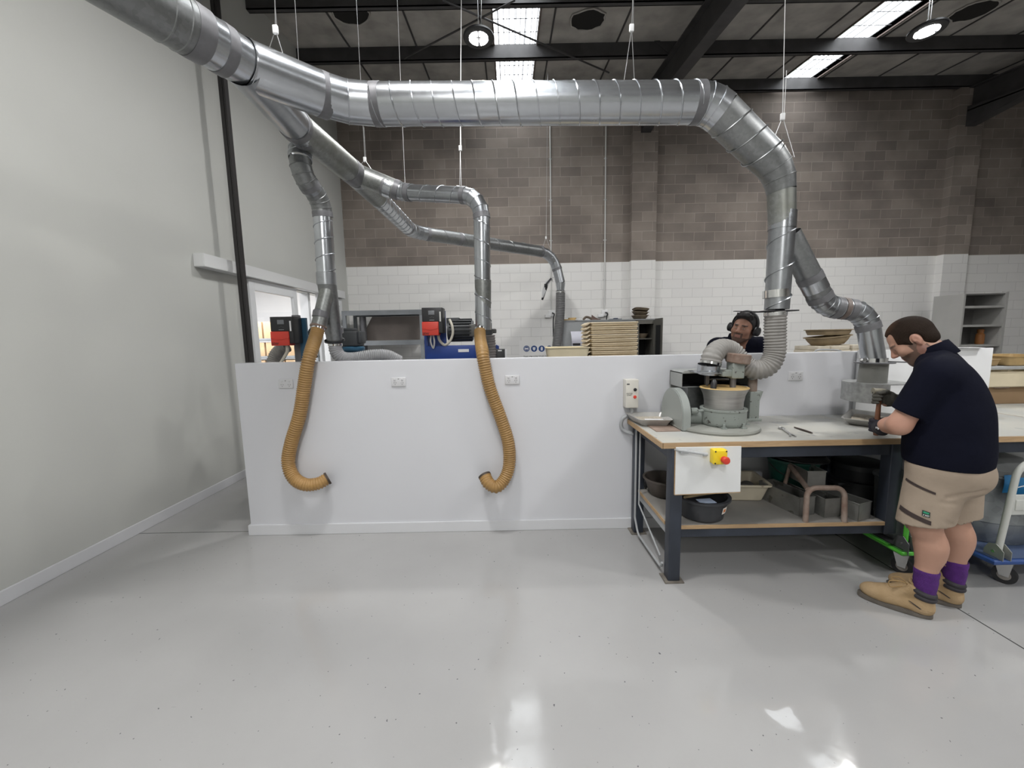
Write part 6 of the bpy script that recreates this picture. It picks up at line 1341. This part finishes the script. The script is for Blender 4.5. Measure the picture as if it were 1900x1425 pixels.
S.chain([(.0, 0, zs - .06), (.01, 0, zs + .01), (HC2[0] * .75 - .01, HC2[1] * .8, HC2[2] - .08)], [.08, .066, .06], .04)
PH2 = head(S, HC2, RH2, 1.02, 1.08)
def skin2(v):
    c = np.tile(np.array((.29, .145, .095)), (len(v), 1)); H_ = (v - np.array(HC2)) @ RH2 / 1.02; hd = v[:, 2] > 1.42
    def tint(m, t): c[:] = c * (1 - m[:, None]) + np.array(t) * m[:, None]
    lips = (np.abs(H_[:, 2] + .0755) < .012) & (np.abs(H_[:, 1]) < .022) & (H_[:, 0] > .08); beard = (((H_[:, 2] < -.088) & (H_[:, 0] > .0) & (H_[:, 2] > -.16)) | ((H_[:, 2] < -.05) & (H_[:, 0] > .07) & (np.abs(H_[:, 1]) < .036) & (H_[:, 2] > -.16)) | ((H_[:, 2] < -.01) & (H_[:, 0] < .035) & (H_[:, 0] > -.02) & (H_[:, 2] > -.12))) & hd
    tint((beard & ~lips) * .78, (.03, .018, .014)); tint(lips * .5, (.25, .10, .09))
    brow = (np.abs(H_[:, 2] - .014) < .006) & (np.abs(np.abs(H_[:, 1]) - .032) < .02) & (H_[:, 0] > .07) & hd; tint(brow * .9, (.015, .01, .008))
    for y in (-1, 1):
        m = mask(H_, (.092, y * .031, -.009), (.007, .012, .0055)) * hd; tint(m * .7, (.45, .38, .33)); tint(mask(H_, (.0935, y * .031, -.009), (.005, .004, .0045)) * hd * .9, (.02, .012, .01))
    return c
S.build('body', vcol('skin_brown', .5, .05, 90), w2, skin2)
S = SDF((HC2[0] - .17, HC2[1] - .16, HC2[2] - .16), (HC2[0] + .17, HC2[1] + .16, HC2[2] + .20), .005)
S.ell(PH2(-.016, 0, .026), (.110, .090, .104), RH2, 0); S.cap(PH2(.062, -.035, .088), PH2(.066, .035, .092), .026, None, .02); S.cap(PH2(.03, 0, .115), PH2(.07, 0, .105), .022, .018, .02); S.cap(PH2(-.07, -.03, -.05), PH2(-.07, .03, -.05), .042, None, .03)
S.cut(PH2(.074, 0, .072), RH2 @ np.array((1, 0, -.9)), PH2(.09, 0, .01), .10); S.cut(PH2(.03, 0, -.03), RH2 @ np.array((.75, 0, -.66)))
for k in range(26):
    a, b = random.uniform(-.9, .9), random.uniform(.0, .085); S.cap(PH2(b - .02, .075 * a, .105 - .03 * a * a), PH2(b + .004, .082 * a, .126 - .035 * a * a), .013, .006, .006)
S.build('hair', mat('black_hair', (.010, .008, .008), .55, 0, .4, 60, .6, 200), w2)
S = SDF((-.26, -.36, .84), (.28, .36, 1.56), .006)
for a, b, r in (((0, -.07, .92), (0, .07, .92), .135), ((0, -.08, 1.14), (0, .08, 1.14), .14), ((0, -.11, 1.32), (0, .11, 1.32), .11), ((0, -.17, zs - .058), (0, .17, zs - .058), .068), ((-.01, -.05, zs - .02), (-.01, .05, zs - .02), .06)): S.cap(a, b, r, None, .07)
for y in (-1, 1): S.cap((0, y * .20, zs - .07), (.02, y * .245, 1.19), .077, .068, .04)
S.cut((0, 0, .87), (0, 0, -1)); S.cap((.135, 0, zs - .075), (.03, 0, zs + .06), .022, .075, .006, '-')
S.build('polo_shirt', NAVY, w2, None, 2)
mb = MB(); mb.lathe([(.098, -.025), (.100, -.02), (.083, .042), (.077, .040), (.086, -.02)], V((-.002, 0, zs + .0)), (.18, 0, 1), 36, capped=False, a0=.75, a1=2 * PI - .75); mb.build('collar', NAVY, w2, local=True, smooth=60)
S = SDF((-.24, -.24, .05), (.24, .24, 1.0), .007); S.cap((0, -.06, .90), (0, .06, .90), .125, None, .05)
for y in (-1, 1): S.chain([(0, y * .10, .86), (.01, y * .10, .50), (-.008, y * .105, .10)], [.115, .085, .070], .03)
S.cut((0, 0, .95), (0, 0, 1)); S.cut((0, 0, .10), (0, 0, -1)); S.build('trousers', cloth('dark_trousers', (.03, .03, .035)), w2)
em = thing('ear_muffs', 'black ear muffs on the head of the dark-haired worker', 'ear muffs', wmat(w2) @ V(HC2)); W2 = lambda x, y, z: wmat(w2) @ V([float(q) for q in PH2(x, y, z)])
bp = [W2(-.018 + .0 * a, .101 * math.sin(a), .022 + .112 * math.cos(a)) for a in [(-1.75 + 3.5 * k / 24) for k in range(25)]]
hb_ = MB().tube(bp, .019, 12, squash=.35, up=tuple(W2(0, 0, 1) - W2(0, 0, 0))); hb_.build('headband', mat('padded_band', (.02, .02, .022), .7), em)
MB().tube([p + (p - W2(-.018, 0, .03)).normalized() * .0075 for p in bp[6:19]], .0095, 8, squash=.3, up=tuple(W2(0, 0, 1) - W2(0, 0, 0))).build('band_print', mat('grey_print', (.16, .16, .17), .6), em)
for y in (-1, 1):
    ax_ = (W2(0, y, 0) - W2(0, 0, 0)).normalized(); c = W2(-.012, y * .084, -.018)
    cp = MB().lathe([(.03, 0), (.040, .002), (.043, .010), (.038, .016), (.036, .022)], c, ax_, 28, capped=False).build('ear_cushion', BLACK, em); MB().lathe([(.037, .016), (.040, .022), (.038, .038), (.026, .046), (0, .048)], c, ax_, 28).build('ear_cup', BLACK, em)
# ------------------------------------------------------------------ lights
LED = mat('led_lens', (1, 1, 1), .4, emit=((1, .99, .97), 40))
def highbay(loc, label, tilt=0):
    x, y, z = loc
    o = thing('high_bay_light', label, 'light', loc)
    MB().lathe([(.02, .07), (.09, .06), (.10, .03), (.178, .02), (.182, .0), (.175, -.012), (.118, -.012), (.118, .0), (0, .0)], loc, seg=36).build('housing', BLACK, o)
    m = MB()
    for k in range(4):
        a0 = k * PI / 2 + .16; a1 = (k + 1) * PI / 2 - .16; poly = []
        for i in range(9): a = a0 + (a1 - a0) * i / 8; poly.append((x + .112 * math.cos(a), y + .112 * math.sin(a), z - .006))
        for i in range(9): a = a1 - (a1 - a0) * i / 8; poly.append((x + .040 * math.cos(a), y + .040 * math.sin(a), z - .006))
        m.prism(poly, (0, 0, -.008))
    m.build('led_panel', LED, o)
    h = MB(); h.tube([(x + .016 * math.cos(2*PI*k/14), y, z + .095 + .026 * math.sin(2*PI*k/14)) for k in range(14)], .004, 6, closed=True)
    h.cyl((x, y, z + .12), (x, y, roofz(y) - .1), .004, seg=6); h.cyl((x + .03, y, z + .06), (x + .05, y + .02, roofz(y) - .1), .003, seg=6); h.build('hanger', STEEL, o)
    l = bpy.data.lights.new('lamp', 'AREA'); l.shape = 'DISK'; l.size = .24; l.energy = 62; l.color = (1, .985, .96)
    lo = bpy.data.objects.new('lamp', l); col.objects.link(lo); lo.location = (0, 0, -.03); lo.parent = o
highbay(az(888, 70, 5.12), 'round high bay light beside the narrow skylight, above the main duct')
highbay(az(1720, 57, 5.12), 'round high bay light beside the wide skylight, over the worker')
for x, y, e in ((-.75, 1.75, 95), (4.9, .9, 110), (-.2, -2.6, 170), (4.9, -2.6, 170), (-.8, -5.0, 150)):
    l = bpy.data.lights.new('lamp', 'AREA'); l.shape = 'DISK'; l.size = .45; l.energy = e; l.color = (1, .985, .965)
    lo = bpy.data.objects.new('lamp', l); col.objects.link(lo); lo.location = (x, y, 4.9 if y > -4 else 4.5)
l = bpy.data.lights.new('store_lamp', 'AREA'); l.size = 1.5; l.energy = 190; lo = bpy.data.objects.new('store_lamp', l); col.objects.link(lo); lo.location = (-4.8, 6.4, 2.95)
wd = bpy.data.worlds.new('world'); bpy.context.scene.world = wd; wd.use_nodes = True
wd.node_tree.nodes['Background'].inputs[0].default_value = (.8, .86, 1, 1); wd.node_tree.nodes['Background'].inputs[1].default_value = .3
sc = bpy.context.scene
sc.view_settings.view_transform = 'Standard'; sc.view_settings.look = 'None'; sc.view_settings.exposure = 0; sc.view_settings.gamma = 1
